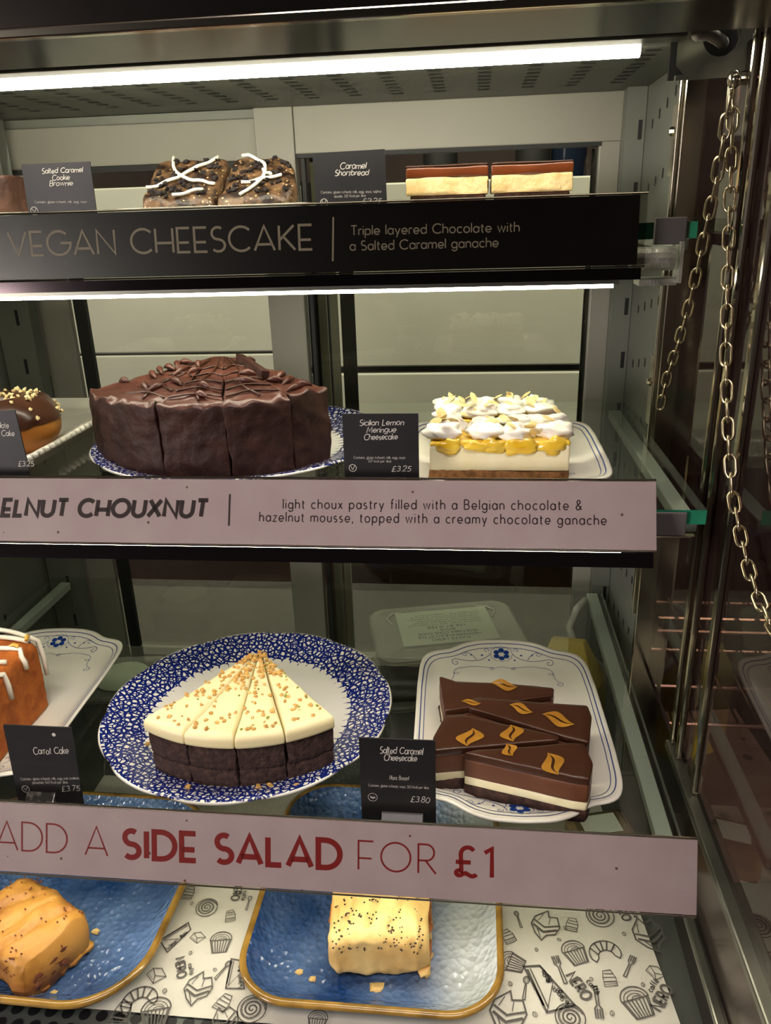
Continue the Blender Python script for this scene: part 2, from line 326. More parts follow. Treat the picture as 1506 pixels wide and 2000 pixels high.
# ------------------------------------------------------------------ stroke lettering
def A_(cx, cy, rx, ry, a0, a1, n=14):
    return [(cx+rx*math.cos(R(a0+(a1-a0)*i/n)), cy+ry*math.sin(R(a0+(a1-a0)*i/n))) for i in range(n+1)]
xh = .62
def lower_round(): return A_(.27, xh/2, .27, xh/2, 0, 360, 20)
G = {
 'A': (.80, [[(0, 0), (.40, 1), (.80, 0)], [(.10, .25), (.70, .25)]]),
 'B': (.56, [[(0, 0), (0, 1), (.27, 1)]+A_(.27, .76, .23, .24, 90, -90)+[(0, .52)], [(.27, .52)]+A_(.29, .26, .27, .26, 90, -90)+[(0, 0)]]),
 'C': (.82, [A_(.48, .5, .48, .5, 45, 315, 22)]),
 'D': (.74, [[(0, 0), (0, 1), (.24, 1)]+A_(.24, .5, .5, .5, 90, -90, 18)+[(0, 0)]]),
 'E': (.50, [[(.50, 0), (0, 0), (0, 1), (.50, 1)], [(0, .40), (.46, .40)]]),
 'F': (.50, [[(0, 0), (0, 1), (.50, 1)], [(0, .40), (.44, .40)]]),
 'G': (.92, [A_(.49, .5, .49, .5, 48, 360, 24)+[(.56, .5)]]),
 'H': (.70, [[(0, 0), (0, 1)], [(.70, 0), (.70, 1)], [(0, .40), (.70, .40)]]),
 'I': (.08, [[(.04, 0), (.04, 1)]]),
 'K': (.60, [[(0, 0), (0, 1)], [(.58, 1), (.02, .42)], [(.16, .55), (.62, 0)]]),
 'L': (.46, [[(0, 1), (0, 0), (.46, 0)]]),
 'M': (.86, [[(0, 0), (.10, 1), (.43, .25), (.76, 1), (.86, 0)]]),
 'N': (.72, [[(0, 0), (0, 1), (.72, 0), (.72, 1)]]),
 'O': (.98, [A_(.49, .5, .49, .5, 90, 450, 28)]),
 'P': (.52, [[(0, 0), (0, 1), (.26, 1)]+A_(.26, .72, .26, .28, 90, -90)+[(0, .44)]]),
 'R': (.56, [[(0, 0), (0, 1), (.26, 1)]+A_(.26, .72, .26, .28, 90, -90)+[(0, .44)], [(.24, .44), (.58, 0)]]),
 'S': (.52, [A_(.26, .75, .24, .25, 50, 270, 12)+A_(.26, .25, .27, .25, 90, -140, 14)]),
 'T': (.58, [[(.29, 0), (.29, 1)], [(0, 1), (.58, 1)]]),
 'U': (.68, [[(0, 1), (0, .34)]+A_(.34, .34, .34, .34, 180, 360)+[(.68, 1)]]),
 'V': (.76, [[(0, 1), (.38, 0), (.76, 1)]]),
 'X': (.70, [[(0, 0), (.68, 1)], [(.02, 1), (.70, 0)]]),
 'a': (.54, [lower_round(), [(.54, xh), (.54, 0)]]),
 'b': (.54, [[(0, 1.02), (0, 0)], lower_round()]),
 'c': (.46, [A_(.27, xh/2, .27, xh/2, 48, 312)]),
 'd': (.54, [lower_round(), [(.54, 1.02), (.54, 0)]]),
 'e': (.54, [[(.02, xh*.46), (.535, xh*.46)]+A_(.27, xh/2, .27, xh/2, 0, 318)[1:]]),
 'f': (.30, [[(.12, 0), (.12, .82)]+A_(.27, .84, .15, .18, 180, 70, 6), [(0, xh), (.28, xh)]]),
 'g': (.54, [lower_round(), [(.54, xh), (.54, -.08)]+A_(.28, -.08, .26, .24, 0, -160, 10)]),
 'h': (.48, [[(0, 0), (0, 1.02)], [(0, xh*.55)]+A_(.24, xh-.24, .24, .24, 170, 0, 10)+[(.48, 0)]]),
 'i': (.0, [[(0, 0), (0, xh)], [(0, .84), (0, .92)]]),
 'k': (.42, [[(0, 0), (0, 1.02)], [(.40, xh), (.02, .25)], [(.14, .36), (.44, 0)]]),
 'l': (.0, [[(0, 0), (0, 1.02)]]),
 'm': (.82, [[(0, 0), (0, xh)], [(0, xh*.55)]+A_(.205, xh-.205, .205, .205, 170, 0, 9)+[(.41, 0)], [(.41, xh*.55)]+A_(.615, xh-.205, .205, .205, 170, 0, 9)+[(.82, 0)]]),
 'n': (.46, [[(0, 0), (0, xh)], [(0, xh*.55)]+A_(.23, xh-.23, .23, .23, 170, 0, 10)+[(.46, 0)]]),
 'o': (.56, [A_(.28, xh/2, .28, xh/2, 90, 450, 20)]),
 'p': (.54, [[(0, xh), (0, -.34)], lower_round()]),
 'q': (.54, [lower_round(), [(.54, xh), (.54, -.34)]]),
 'r': (.26, [[(0, 0), (0, xh)], [(0, xh*.5)]+A_(.2, xh-.2, .2, .2, 170, 60, 6)]),
 's': (.36, [A_(.18, xh*.75, .16, xh*.25, 45, 270, 9)+A_(.18, xh*.25, .17, xh*.25, 90, -140, 9)]),
 't': (.28, [[(.11, .86), (.11, .12)]+A_(.23, .13, .12, .13, 180, 285, 5), [(0, xh), (.28, xh)]]),
 'u': (.46, [[(0, xh), (0, .23)]+A_(.23, .23, .23, .23, 180, 360, 10), [(.46, xh), (.46, 0)]]),
 'v': (.48, [[(0, xh), (.24, 0), (.48, xh)]]),
 'w': (.76, [[(0, xh), (.19, 0), (.38, xh), (.57, 0), (.76, xh)]]),
 'x': (.44, [[(0, 0), (.43, xh)], [(.01, xh), (.44, 0)]]),
 'y': (.48, [[(0, xh), (.24, .02)], [(.48, xh), (.14, -.34)]]),
 'z': (.42, [[(.02, xh), (.42, xh), (0, 0), (.42, 0)]]),
 '0': (.54, [A_(.27, .5, .27, .5, 90, 450, 20)]),
 '1': (.22, [[(0, .84), (.20, .99), (.20, 0)]]),
 '2': (.50, [A_(.24, .74, .24, .26, 165, -30, 10)+[(0, 0), (.50, 0)]]),
 '3': (.48, [A_(.22, .76, .21, .24, 150, -80, 10)+[(.17, .53)], [(.17, .53)]+A_(.22, .27, .25, .27, 85, -150, 12)]),
 '5': (.50, [[(.45, 1), (.10, 1), (.05, .56)]+A_(.22, .31, .26, .31, 120, -150, 14)]),
 '7': (.48, [[(0, 1), (.48, 1), (.14, 0)]]),
 '8': (.50, [A_(.25, .76, .20, .24, 90, 450, 16), A_(.25, .26, .25, .26, 90, 450, 16)]),
 '4': (.54, [[(.40, 0), (.40, 1), (0, .28), (.54, .28)]]),
 '£': (.56, [A_(.34, .74, .20, .26, 35, 180, 10)+[(.16, .2)]+A_(.10, .10, .09, .09, 50, 330, 10)+[(.28, .1), (.40, .02)]+A_(.46, .12, .12, .12, 260, 340, 5), [(0, .48), (.42, .48)]]),
 '&': (.62, [[(.62, 0), (.14, .66)]+A_(.29, .80, .17, .20, 200, -20, 10)+[(.10, .40)]+A_(.24, .24, .22, .24, 140, 330, 10)+[(.58, .42)]]),
 ',': (.06, [[(.06, .07), (.0, -.16)]]), '.': (.04, [[(0, 0), (0, .06)]]), ':': (.04, [[(0, 0), (0, .06)], [(0, .4), (0, .46)]]),
 '(': (.14, [A_(.3, .4, .3, .6, 130, 230, 6)]), ')': (.14, [A_(-.16, .4, .3, .6, 50, -50, 6)]),
 'è': (.54, [[(.02, xh*.46), (.535, xh*.46)]+A_(.27, xh/2, .27, xh/2, 0, 318)[1:], [(.15, .92), (.32, .76)]]),
}
def ribbon(pts, wd, closed=None):
    """flat strip along a 2-D polyline with mitred corners -> list of quads"""
    P = []
    for p in pts:
        p = Vector((p[0], p[1]))
        if not P or (p-P[-1]).length > 1e-7: P.append(p)
    if len(P) < 2: return []
    if closed is None: closed = len(P) > 3 and (P[0]-P[-1]).length < 1e-5
    if closed and (P[0]-P[-1]).length < 1e-5: P.pop()
    n = len(P); Lf = []; Rt = []; h = wd/2
    for i in range(n):
        a = P[i]-P[i-1] if (i > 0 or closed) else P[1]-P[0]
        b = P[(i+1) % n]-P[i] if (i < n-1 or closed) else P[i]-P[i-1]
        a = a.normalized(); b = b.normalized()
        na = Vector((-a.y, a.x)); nb = Vector((-b.y, b.x)); mm = na+nb
        mm = mm.normalized() if mm.length > 1e-4 else na
        k = min(1/max(mm.dot(na), .2), 1.7)
        Lf.append(P[i]+mm*h*k); Rt.append(P[i]-mm*h*k)
    out = []
    for i in range(n if closed else n-1):
        j = (i+1) % n; out.append([Lf[i], Rt[i], Rt[j], Lf[j]])
    return out
def text_width(s, track, sp):
    x = 0
    for i, c in enumerate(s): x += sp if c == ' ' else G[c][0]+track
    return x-track
def write(s, width, height, stroke, track=.2, slant=0., space=.42, wobble=0., seed=1):
    """polys of one line of lettering, origin at the left of its base line"""
    tw = text_width(s, track, space); kx = width/tw; out = []; x = 0; rnd = random.Random(seed)
    for c in s:
        if c == ' ': x += space; continue
        wdt, strokes = G[c]
        dy = rnd.uniform(-wobble, wobble); ks = 1+rnd.uniform(-wobble, wobble)
        for st in strokes:
            out += ribbon([((x+p[0]+slant*p[1])*kx, (p[1]*ks+dy)*height) for p in st], stroke)
        x += wdt+track
    return out
def line_on(b, o, s, p0, p1, cap_px, stroke, ax=1, depth=-.0004, m=0, **kw):
    """letters on thing o's face (local x across, z up) from pixel p0 (left end of base line) to p1; cap height in pixels"""
    a = loc_on(o, *p0, ax, depth); c = loc_on(o, *p1, ax, depth); t = loc_on(o, p0[0], p0[1]-cap_px, ax, depth)
    ux = (c-a); wdt = ux.length; ux.normalize(); h = (t-a).dot(Vector((0, 0, 1)))
    uz = Vector((0, 0, 1)); uz = (uz-ux*uz.dot(ux)).normalized()
    b = B(); b.quads2d(write(s, wdt, h, stroke, **kw), lambda u, v: a+ux*u+uz*v, m)
    b.flat = True; b.build('lettering', INK[0], next((c_ for c_ in o.children if c_.name.startswith('card')), o))
INK = [None]

# ------------------------------------------------------------------ room
struct(B().box((-4, -3.5, -.02), (4, 4.2, 0)).build('floor', floorm))
struct(B().box((-4, 4.0, 0), (4, 4.1, 3.2)).build('wall_back', wallm))
struct(B().box((-4.1, -3.5, 0), (-4, 4.1, 3.2)).build('wall_left', wallm))
struct(B().box((4, -3.5, 0), (4.1, 4.1, 3.2)).build('wall_right', wallm))
struct(B().box((-4, -3.6, 0), (4, -3.5, 3.2)).build('wall_front', wallm))
struct(B().box((-4.1, -3.6, 3.2), (4.1, 4.2, 3.25)).build('ceiling', wallm))

# ------------------------------------------------------------------ display case
case = thing('display_case', 'steel refrigerated cake display case with dark mirror side panel and glass doors behind', 'display case', (-.2, .65, 0))
def CW(b): # world coordinates -> case axes
    b.v = [(x+.2, y-.65, z) for x, y, z in b.v]; return b
def cpart(b, name, m, parent=case, **k): return CW(b).build(name, m, parent, **k)
cpart(B().box((XL-.03, .36, .08), (XR+.004, 1.0, ZD-.03)), 'base_cabinet', dark_steel, bevel=.004)
cpart(B().box((XL-.01, .38, 0), (XR-.01, .98, .08)), 'plinth', black)
# deck with rows of round perforations at the front
b = B().box((XL, .33, ZD-.03), (XR-.002, .925, ZD-.0005))
for i in range(30):
    for j in range(7):
        x = XL+.02+i*.0145+(j % 2)*.007; y = .345+j*.0125
        b.add([(x+.0048*math.cos(2*pi*k/14), y+.0048*math.sin(2*pi*k/14), ZD-.0002) for k in range(14)], [tuple(range(14))], 1)
b.flat = True
cpart(b, 'deck', [deckm, black])
def slots(b, rows, fn, sx, sy):
    for (u, v) in rows: b.add([fn(u-sx, v-sy), fn(u+sx, v-sy), fn(u+sx, v+sy), fn(u-sx, v+sy)], [(0, 1, 2, 3)], 1)
# side panels: rear perforated part
for side, X, nm in ((1, XR-.010, 'right'), (-1, XL, 'left')):
    t = X-side*.006
    b = B().box((min(X, t), .75 if side > 0 else .45, ZD), (max(X, t), .925, ZC))
    rw = [(y, z) for k in range(12) for j in range(4) for y, z in (((.775 + j*.030+(k % 2)*.006) if side > 0 else .62+j*.06, ZD+.05+k*.058-j*.006),)]
    slots(b, rw, lambda u, v: (t-side*.0004, u, v), .0022, .0042); b.flat = True
    cpart(b, 'perforated_side_panel', [painted, black])
    # upright post with slots facing the front
    x0, x1 = (.149, XR-.0165) if side > 0 else (XL+.008, XL+.05)
    b = B().box((x0, .905, ZD), (x1, .925, ZC)); slots(b, [((x0+x1)/2+.005, ZD+.03+k*.058) for k in range(12)], lambda u, v: (u, .9046, v), .002, .009); b.flat = True
    cpart(b, 'slotted_upright', [painted, black])
b = B().box((XR-.017, .743, ZD), (XR+.002, .75, ZC-.006)).box((XR-.020, .750, ZD+.2), (XR-.0162, .756, ZC-.01)); cpart(b, 'edge_trim', chrome, bevel=.001)
# a riveted bracket half-way up the right panel
b = B().box((XR-.019, .757, CAMH-.20), (XR-.0162, .772, CAMH-.135)).box((XR-.019, .757, CAMH+.02), (XR-.0162, .772, CAMH+.075))
for z in (CAMH-.16, CAMH+.055): b.blob((XR-.020, .765, z), .003, .004, .004, 1, 0)
cpart(b, 'panel_bracket', chrome)
cpart(B().box((XR, .553, CAMH-.458), (XR+.004, .743, ZC-.006)), 'mirror_side_panel', sideglass)
cpart(B().box((XR, .553, ZD), (XR+.004, .743, CAMH-.467)), 'lower_side_panel', mirror_steel)
cpart(B().box((XR, .30, CAMH-.458), (XR+.004, .545, ZC+.2)), 'front_side_panel', sideglass)
b = B()
for (y0, y1, dx) in ((.612, .618, 0), (.590, .596, 0), (.546, .556, .002)):
    b.box((XR-.006+dx, y0, CAMH-.4575), (XR-.0003+dx, y1, ZC+.02))
cpart(b, 'corner_post', chrome, bevel=.002)
b = B().box((XR-.009, .30, CAMH-.466), (XR+.004, .62, CAMH-.458)); cpart(b, 'bottom_rail', steel, bevel=.0015)
zr = at(1341, 1785, X=XR-.009).z
b = B().box((XR-.012, .30, zr-.004), (XR-.004, .62, zr+.002)); cpart(b, 'lower_rail', steel, bevel=.0015)
b = B().box((XR-.003, .28, ZD-.03), (XR+.0, .552, CAMH-.467)); cpart(b, 'lower_side_panel', mirror_steel)
# ceiling of the case, perforated
b = B().box((XL, .684, ZC), (XR+.004, .93, ZC+.02))
slots(b, [(-.54+i*.042, .70+j*.021+(i % 2)*.004) for i in range(17) for j in range(9)], lambda u, v: (u, v, ZC-.0004), .0058, .0034); b.flat = True
cpart(b, 'ceiling_panel', [painted, black])
# canopy
b = B().box((XL-.03, .46, CAMH+.0935), (XR+.012, .56, CAMH+.50)); cpart(b, 'canopy', dark_steel, bevel=.003)
b = B().box((XL-.03, .455, CAMH+.0905), (XR+.012, .462, CAMH+.0955)); cpart(b, 'canopy_trim', chrome, bevel=.001)
# end plate with cable hole
b = B(); c = at(1410, 70, Y=.646)
ex0, ex1, ez0, ez1 = .138, XR+.003, CAMH+.082, ZC+.03
n = 24; hole = [(c.x+.0125*math.cos(2*pi*k/n), c.z+.0125*math.sin(2*pi*k/n)) for k in range(n)]
outer = []
for k in range(n):
    dx, dz = math.cos(2*pi*k/n), math.sin(2*pi*k/n)
    s = min(((ex1-c.x)/dx if dx > 0 else (ex0-c.x)/dx) if abs(dx) > 1e-6 else 9, ((ez1-c.z)/dz if dz > 0 else (ez0-c.z)/dz) if abs(dz) > 1e-6 else 9)
    outer.append((c.x+dx*s, c.z+dz*s))
b.rings([[(x, .646, z) for x, z in outer], [(x, .646, z) for x, z in hole], [(x, .653, z) for x, z in hole]], cap0=False, cap1=False)
b.box((ex0, .644, ez0-.003), (ex1, .648, ez0)); b.flat = True
cpart(b, 'end_plate', steel)
cpart(B().box((ex0, .668, ez0), (ex1, .672, ez1)), 'plate_backing', black)
# rear sliding doors
stile = cpart(B().box((-.240, .926, ZD), (-.197, .940, ZC)), 'door_stile', alu, bevel=.001)
dr = cpart(B().box((-.197, .928, CAMH+.060), (.150, .942, ZC)).box((-.197, .928, ZD), (.150, .942, ZD+.03)).box((.128, .930, ZD), (.150, .942, ZC)), 'sliding_door', alu, bevel=.001)
b = B().box((-.197, .943, ZD+.03), (.15, .947, CAMH+.062)); cpart(b, 'door_pane', pane_m, dr)
b = B().box((-.192, .932, ZD), (-.188, .942, CAMH+.06)).box((-.197, .929, CAMH+.056), (.13, .942, CAMH+.060)); cpart(b, 'door_gasket', rubber, dr)
b = B().box((-.186, .950, ZD), (-.176, .956, CAMH+.058)).box((-.172, .950, ZD), (-.163, .956, CAMH+.058)); cpart(b, 'pane_reflection_bar', alu, dr)  # bars standing in for the stile's reflection in the pane
b = B().box((-.160, .955, CAMH-.28), (-.143, .958, CAMH+.055)).box((.124, .955, CAMH-.28), (.150, .958, CAMH+.055)); cpart(b, 'pane_dark_bar', rubber, dr)  # dark bars standing in for a pane reflection and bare dark glass
dl = cpart(B().box((XL+.04, .936, CAMH+.056), (-.240, .944, CAMH+.098)).box((XL+.04, .936, ZD), (-.24, .944, ZD+.03)).box((XL+.045, .9355, ZD+.03), (XL+.085, .944, CAMH+.056)), 'sliding_door', alu, bevel=.001)
b = B().box((XL+.04, .945, ZD+.03), (-.24, .949, CAMH+.056)); cpart(b, 'door_pane', pane_m, dl)
b = B().box((XL+.04, .934, CAMH+.050), (-.24, .944, CAMH+.0555)).box((XL+.09, .937, ZD), (XL+.105, .944, CAMH+.055)); cpart(b, 'door_gasket', rubber, dl)
cpart(B().box((XL, .94, ZC-.008), (XR, .97, ZC+.02)), 'door_track', painted)

# the neighbouring bay seen dimly through the tinted side glass
nb = thing('neighbour_bay', 'dim neighbouring case bay seen through the tinted side glass', 'display case', (.6, .62, 0))
for nm, a, c, m in (('floor_panel', (-.40, -.32, ZD-.04), (.3, .33, ZD-.03), dark_steel), ('back_panel', (-.40, .33, ZD-.04), (.3, .34, ZC), dark_steel), ('end_panel', (.3, -.32, ZD-.04), (.31, .34, ZC), wood), ('top_panel', (-.40, .0, ZC), (.3, .34, ZC+.01), dark_steel)):
    B().box(a, c).build(nm, m, nb)
for k, z in enumerate((.09, .155)):
    b = B()
    for q in range(14): b.tube([(-.39+q*.022, .10+k*.08, ZD+z), (-.39+q*.022, .25, ZD+z+.004)], .0016, 6)
    for y in (.10+k*.08, .17+k*.04, .25): b.tube([(-.395, y, ZD+z-.002), (-.08, y, ZD+z-.002)], .0022, 6)
    for x in (-.39, -.09): b.tube([(x, .25, ZD-.03), (x, .25, ZD+z+.01)], .003, 6)
    b.build('wire_rack', chrome, nb)
area('neighbour_bay_fill', (.55, .55, ZC-.03), (0, 0, 0), (.4, .05), .9, LED_COL)  # unseen light added to lift the paper in this bay
o = thing('greaseproof_paper', 'patterned greaseproof paper in the neighbouring bay, seen through the side glass', 'paper', (.28, .78, ZD-.028), R(8))
b = B().add([(-.06, -.15, 0), (.07, -.15, 0), (.085, .13, .0), (-.06, .13, .0), (-.06, -.15, -.001), (.07, -.15, -.001), (.085, .13, -.001), (-.06, .13, -.001)], [(0, 1, 2, 3), (7, 6, 5, 4), (0, 4, 5, 1), (1, 5, 6, 2), (2, 6, 7, 3), (3, 7, 4, 0)])
b.build('sheet', mat('patterned_paper', '#d3d0be', .6, 0, None, None, specks=('#7d786c', 34, .20)), o)

# lamps of the case
lamp = thing('strip_lamp', 'long bright LED tube lamp in steel housing along the case top', 'lamp', (-.2, .62, ZC))
b = B().box((XL+.2, -.022, -.0035), (.344, .020, .03)).box((XL+.2, -.020, -.0085), (.334, .0, -.0035)); b.build('housing', steel, lamp, bevel=.001)
p0, p1 = at(-420, 186, Y=.655), at(1251, 93, Y=.655)
b = B().tube([(XL+.21, .037, -.006), (p1.x+.2, .037, -.006)], .0050, 12); b.build('led_tube', led_m, lamp, smooth=True)
b = B().box((XL+.2, .020, -.0005), (.34, .06, .02)); b.build('reflector', steel, lamp)
b = B(); q = [at(1362, 66, Y=.60), at(1385, 66, Y=.615), at(1400, 74, Y=.635), at(1412, 84, Y=.652)]
b.tube([(p.x+.2, p.y-.62, p.z-ZC) for p in q], .0042, 10); b.build('power_cable', whitecable, lamp, smooth=True)

# ------------------------------------------------------------------ glass shelves
def shelf(name, label, x0, x1, y0, y1, z, th, rail=True):
    o = thing(name, label, 'shelf', (0, y0, z), 0, 'glass shelves of the case')
    d = y1-y0
    b = B().box((x0, 0, -th), (x1, d, 0)); g = b.build('glass', [glass, glass_edge], o)
    for p in g.data.polygons:
        if p.normal.y < -.5: p.material_index = 1
    return o
top_shelf = shelf('glass_shelf', 'uppermost glass shelf with green edge, carrying brownies and shortbread', -.565, .1665, .655, .86, ZT, .012)
mid_shelf = shelf('glass_shelf', 'middle glass shelf with green edge, carrying chocolate cake and lemon cheesecake', -.565, .166, .547, .885, ZM, .011)
bot_shelf = shelf('glass_shelf', 'lowest glass shelf, carrying carrot cake, frosted slices and caramel cheesecake', -.552, .156, .462, .890, ZB, .010)
for o, x1, y0, d in ((top_shelf, .1665, .655, .205), (mid_shelf, .166, .547, .338), (bot_shelf, .156, .462, .428)):
    th = .012
    for s_, x in ((1, x1-.0085), (-1, -.542)):
        b = B().box((x-.0065, .012, -th-.010), (x+.0065, d+.01, -th)); b.build('bracket', bracketm, o, bevel=.001)
b = B().tube([(.118, -.004, -.026), (.150, -.004, -.026)], .009, 14).box((.126, -.004, -.046), (.154, .02, -.041)).box((.1535, -.010, -.044), (.156, .01, -.014)); b.build('rail_end', mat('crumpled_foil', '#c4c4ba', .38, .7, ('#8f8f86', 60, .3, .7), (150, .8)), top_shelf, smooth=False)
b = B().box((.134, -.0035, -.016), (.158, -.001, .0035)); b.build('clip', clipm, top_shelf, bevel=.001)
b = B().box((.128, -.0035, -.020), (.152, -.001, -.001)); b.build('clip', clipm, mid_shelf, bevel=.001)
b = B().tube([(.10, -.002, -.019), (.158, -.002, -.019)], .0018, 8); b.tube([(.157, -.002, -.019), (.157, -.002, -.04)], .002, 8); b.build('rail_end', chrome, mid_shelf)
# LED strips under the front edges
def strip(name, label, x0, x1, y, z, lip, m=led_s):
    o = thing(name, label, 'lamp', (0, y, z), 0, 'LED strips under the shelves')
    B().box((x0, -.006, 0), (x1, .010, .006)).box((x0, .0065, -lip), (x1, .010, 0)).build('channel', steel, o)  # back lip added to keep strip light off the rear panes
    B().box((x0+.002, -.0055, -.0028), (x1-.004, .004, 0)).build('diffuser', m, o); return o
strip('strip_lamp', 'thin LED strip glowing under the uppermost glass shelf', -.55, .108, .640, CAMH-.0575, .0008)
strip('strip_lamp', 'thin LED strip hidden under the middle glass shelf front', -.55, .110, .540, CAMH-.234, .002)
strip('strip_lamp', 'thin LED strip hidden under the lowest glass shelf front', -.55, .140, .470, CAMH-.460, .006)

# ------------------------------------------------------------------ shelf-edge signs
def sign(label, corners, xl, cardm, lipz, lipm, right_clear=0.):
    """corners: (Ytop, ztop, Ybottom, zbottom), right x"""
    (yt, zt, yb, zb, xr) = corners
    h = math.hypot(yt-yb, zt-zb); tilt = math.atan2(yt-yb, zt-zb)
    o = thing('shelf_sign', label, 'sign', (0, yt, zt), 0, 'shelf edge signs', rx=-tilt)
    # local: x along, -z down the face, -y towards the viewer
    B().box((xl, -.0008, -h), (xr-right_clear, .0008, 0)).build('card', cardm, o)
    B().box((xl, -.0022, -h-.001), (xr, -.0012, .001)).box((xl, .0010, -h), (xr, .0020, .001)).build('holder', acrylic, o)
    B().tube([(xl, -.0008, .0016), (xr, -.0008, .0012)], .0008, 8).tube([(xl, -.0014, -h-.0012), (xr, -.0014, -h-.0012)], .0007, 8).build('edge_bead', chrome, o)
    if lipz: B().box((xl, -.0005, -h-lipz), (xr-.002, .006, -h-.002)).build('lip', lipm, o)
    return o, h
def sign_from(label, yt, yb, top_r, bot_r, xl, cardm, lip, clear=0.):
    a = at(*top_r, Y=yt); c = at(*bot_r, Y=yb)
    return sign(label, (yt, a.z, yb, c.z, a.x), xl, cardm, lip, lip_steel, clear)
INK[0] = gold
s1, h1 = sign_from('black shelf sign reading VEGAN CHEESCAKE on the uppermost shelf', .640, .634, (1266, 380), (1255, 517), -.52, blackcard, .0105, .0055)
b = B()
line_on(b, s1, 'VEGAN CHEESCAKE', (20, 500), (610, 487), 46, .0019, depth=-.00095, track=.19, space=.5)
line_on(b, s1, 'Triple layered Chocolate with', (686, 459), (1014, 452), 18, .00085, depth=-.00095, track=.2, space=.45)
line_on(b, s1, 'a Salted Caramel ganache', (684, 489), (973, 482), 18, .00085, depth=-.00095, track=.2, space=.45)
u, v = loc_on(s1, 651, 424, 1, -.00095), loc_on(s1, 650, 510, 1, -.00095)
b.add([u+Vector((-.0007, 0, 0)), u+Vector((.0007, 0, 0)), v+Vector((.0007, 0, 0)), v+Vector((-.0007, 0, 0))], [(0, 1, 2, 3)])
b.flat = True; b.build('divider_line', gold, s1)
INK[0] = brownink
s2, h2 = sign_from('pink shelf sign reading ELNUT CHOUXNUT on the middle shelf', .540, .520, (1281, 941), (1284, 1075), -.50, pinkcard, .0125)
b = B()
line_on(b, s2, 'ELNUT CHOUXNUT', (4, 1007), (402, 1009), 31, .0032, depth=-.00095, track=.25, space=.5, slant=.12)
line_on(b, s2, 'light choux pastry filled with a Belgian chocolate &', (553, 993), (1136, 996), 18, .00082, depth=-.00095, track=.32, space=.55)
line_on(b, s2, 'hazelnut mousse, topped with a creamy chocolate ganache', (507, 1018), (1184, 1025), 18, .00082, depth=-.00095, track=.32, space=.55)
u, v = loc_on(s2, 449, 965, 1, -.00095), loc_on(s2, 447, 1027, 1, -.00095)
b.add([u+Vector((-.0007, 0, 0)), u+Vector((.0007, 0, 0)), v+Vector((.0007, 0, 0)), v+Vector((-.0007, 0, 0))], [(0, 1, 2, 3)])
b.flat = True; b.build('divider_line', brownink, s2)
INK[0] = redink
s3, h3 = sign_from('pink shelf sign reading ADD A SIDE SALAD FOR £1 on the lowest shelf', .455, .437, (1362, 1640), (1366, 1787), -.45, pinkcard, .0)
b = B()
line_on(b, s3, 'ADD A', (-8, 1658), (210, 1672), 55, .0013, depth=-.00095, track=.16, space=.5)
line_on(b, s3, 'SIDE SALAD', (243, 1674), (664, 1696), 52, .0042, depth=-.00095, track=.24, space=.5)
line_on(b, s3, 'FOR', (700, 1698), (850, 1707), 56, .0013, depth=-.00095, track=.26, space=.5)
line_on(b, s3, '£1', (890, 1710), (962, 1714), 56, .0031, depth=-.00095, track=.25, space=.5)

# ------------------------------------------------------------------ price tickets
INK[0] = chalk
def ticket(label, x0, x1, y, zbase, ztop, lines, stand=None, hole=False, roll=0., lean=.05):
    h = ztop-zbase; xc = (x0+x1)/2; wd = x1-x0
    o = thing('price_ticket', label, 'price ticket', (xc, y, zbase), 0, 'black price tickets', rx=-lean)
    o.rotation_euler = (-lean, roll, 0)
    b = B().box((-wd/2, -.0006, 0), (wd/2, .0006, h)); b.build('card', slate, o)
    b = B()
    for (s, p0, p1, cap, st, sl) in lines:
        line_on(b, o, s, p0, p1, cap, st, depth=-.0009, track=.16, space=.5, slant=sl, wobble=.06 if sl else 0)
    return o, b
def vmark(b, o, px, py, rpx, s='V', st=.0005):
    c = loc_on(o, px, py, 1, -.0009); e = loc_on(o, px+rpx, py, 1, -.0009); r = (e-c).length
    b.quads2d(ribbon([(r*math.cos(2*pi*k/24), r*math.sin(2*pi*k/24)) for k in range(25)], st), lambda u, v: c+Vector((u, 0, v)))
    wd = r*1.1
    b.quads2d(write(s, wd, r*1.1 if len(s) == 1 else r*.55, st, track=.15), lambda u, v: c+Vector((u-wd/2, 0, v-r*(.5 if len(s) == 1 else .25))))
def fin(b, o):
    b.flat = True
    if b.v: b.build('symbol', chalk, o)
def stand(o, x, w_, m, d=.012, h=.010):
    b = B().add([(x-w_/2, -d, 0), (x+w_/2, -d, 0), (x+w_/2, .004, 0), (x-w_/2, .004, 0), (x-w_/2, -.002, h), (x+w_/2, -.002, h), (x+w_/2, .003, h), (x-w_/2, .003, h)],
                [(3, 2, 1, 0), (4, 5, 6, 7), (0, 1, 5, 4), (1, 2, 6, 5), (2, 3, 7, 6), (3, 0, 4, 7)]); b.build('stand', m, o, bevel=.0006)
o, b = ticket('black price ticket reading Carrot Cake £3.75 with round punched hole', -.366, -.310, .480, ZB, at(105, 1420, Y=.483).z, [
    ('Carrot Cake', (66, 1473), (134, 1472), 13, .0006, .22),
    ('Contains: gluten (wheat), milk, egg, nuts (walnuts,', (41, 1524), (156, 1522), 5, .00018, 0),
    ('pistachio). 543 Kcal per slice.', (64, 1531), (133, 1530), 5, .00018, 0),
    ('£3.75', (121, 1546), (156, 1544), 10, .00045, .2)])
vmark(b, o, 50, 1541, 7); c = loc_on(o, 105, 1435, 1, -.0009); b.add([c+Vector((.0016*math.cos(k*pi/8), 0, .0016*math.sin(k*pi/8))) for k in range(16)], [tuple(range(16))])
fin(b, o); stand(o, -.006, .024, mat('foil_block', '#55544e', .25, .6, ('#a9a698', 120, .5, .65)))
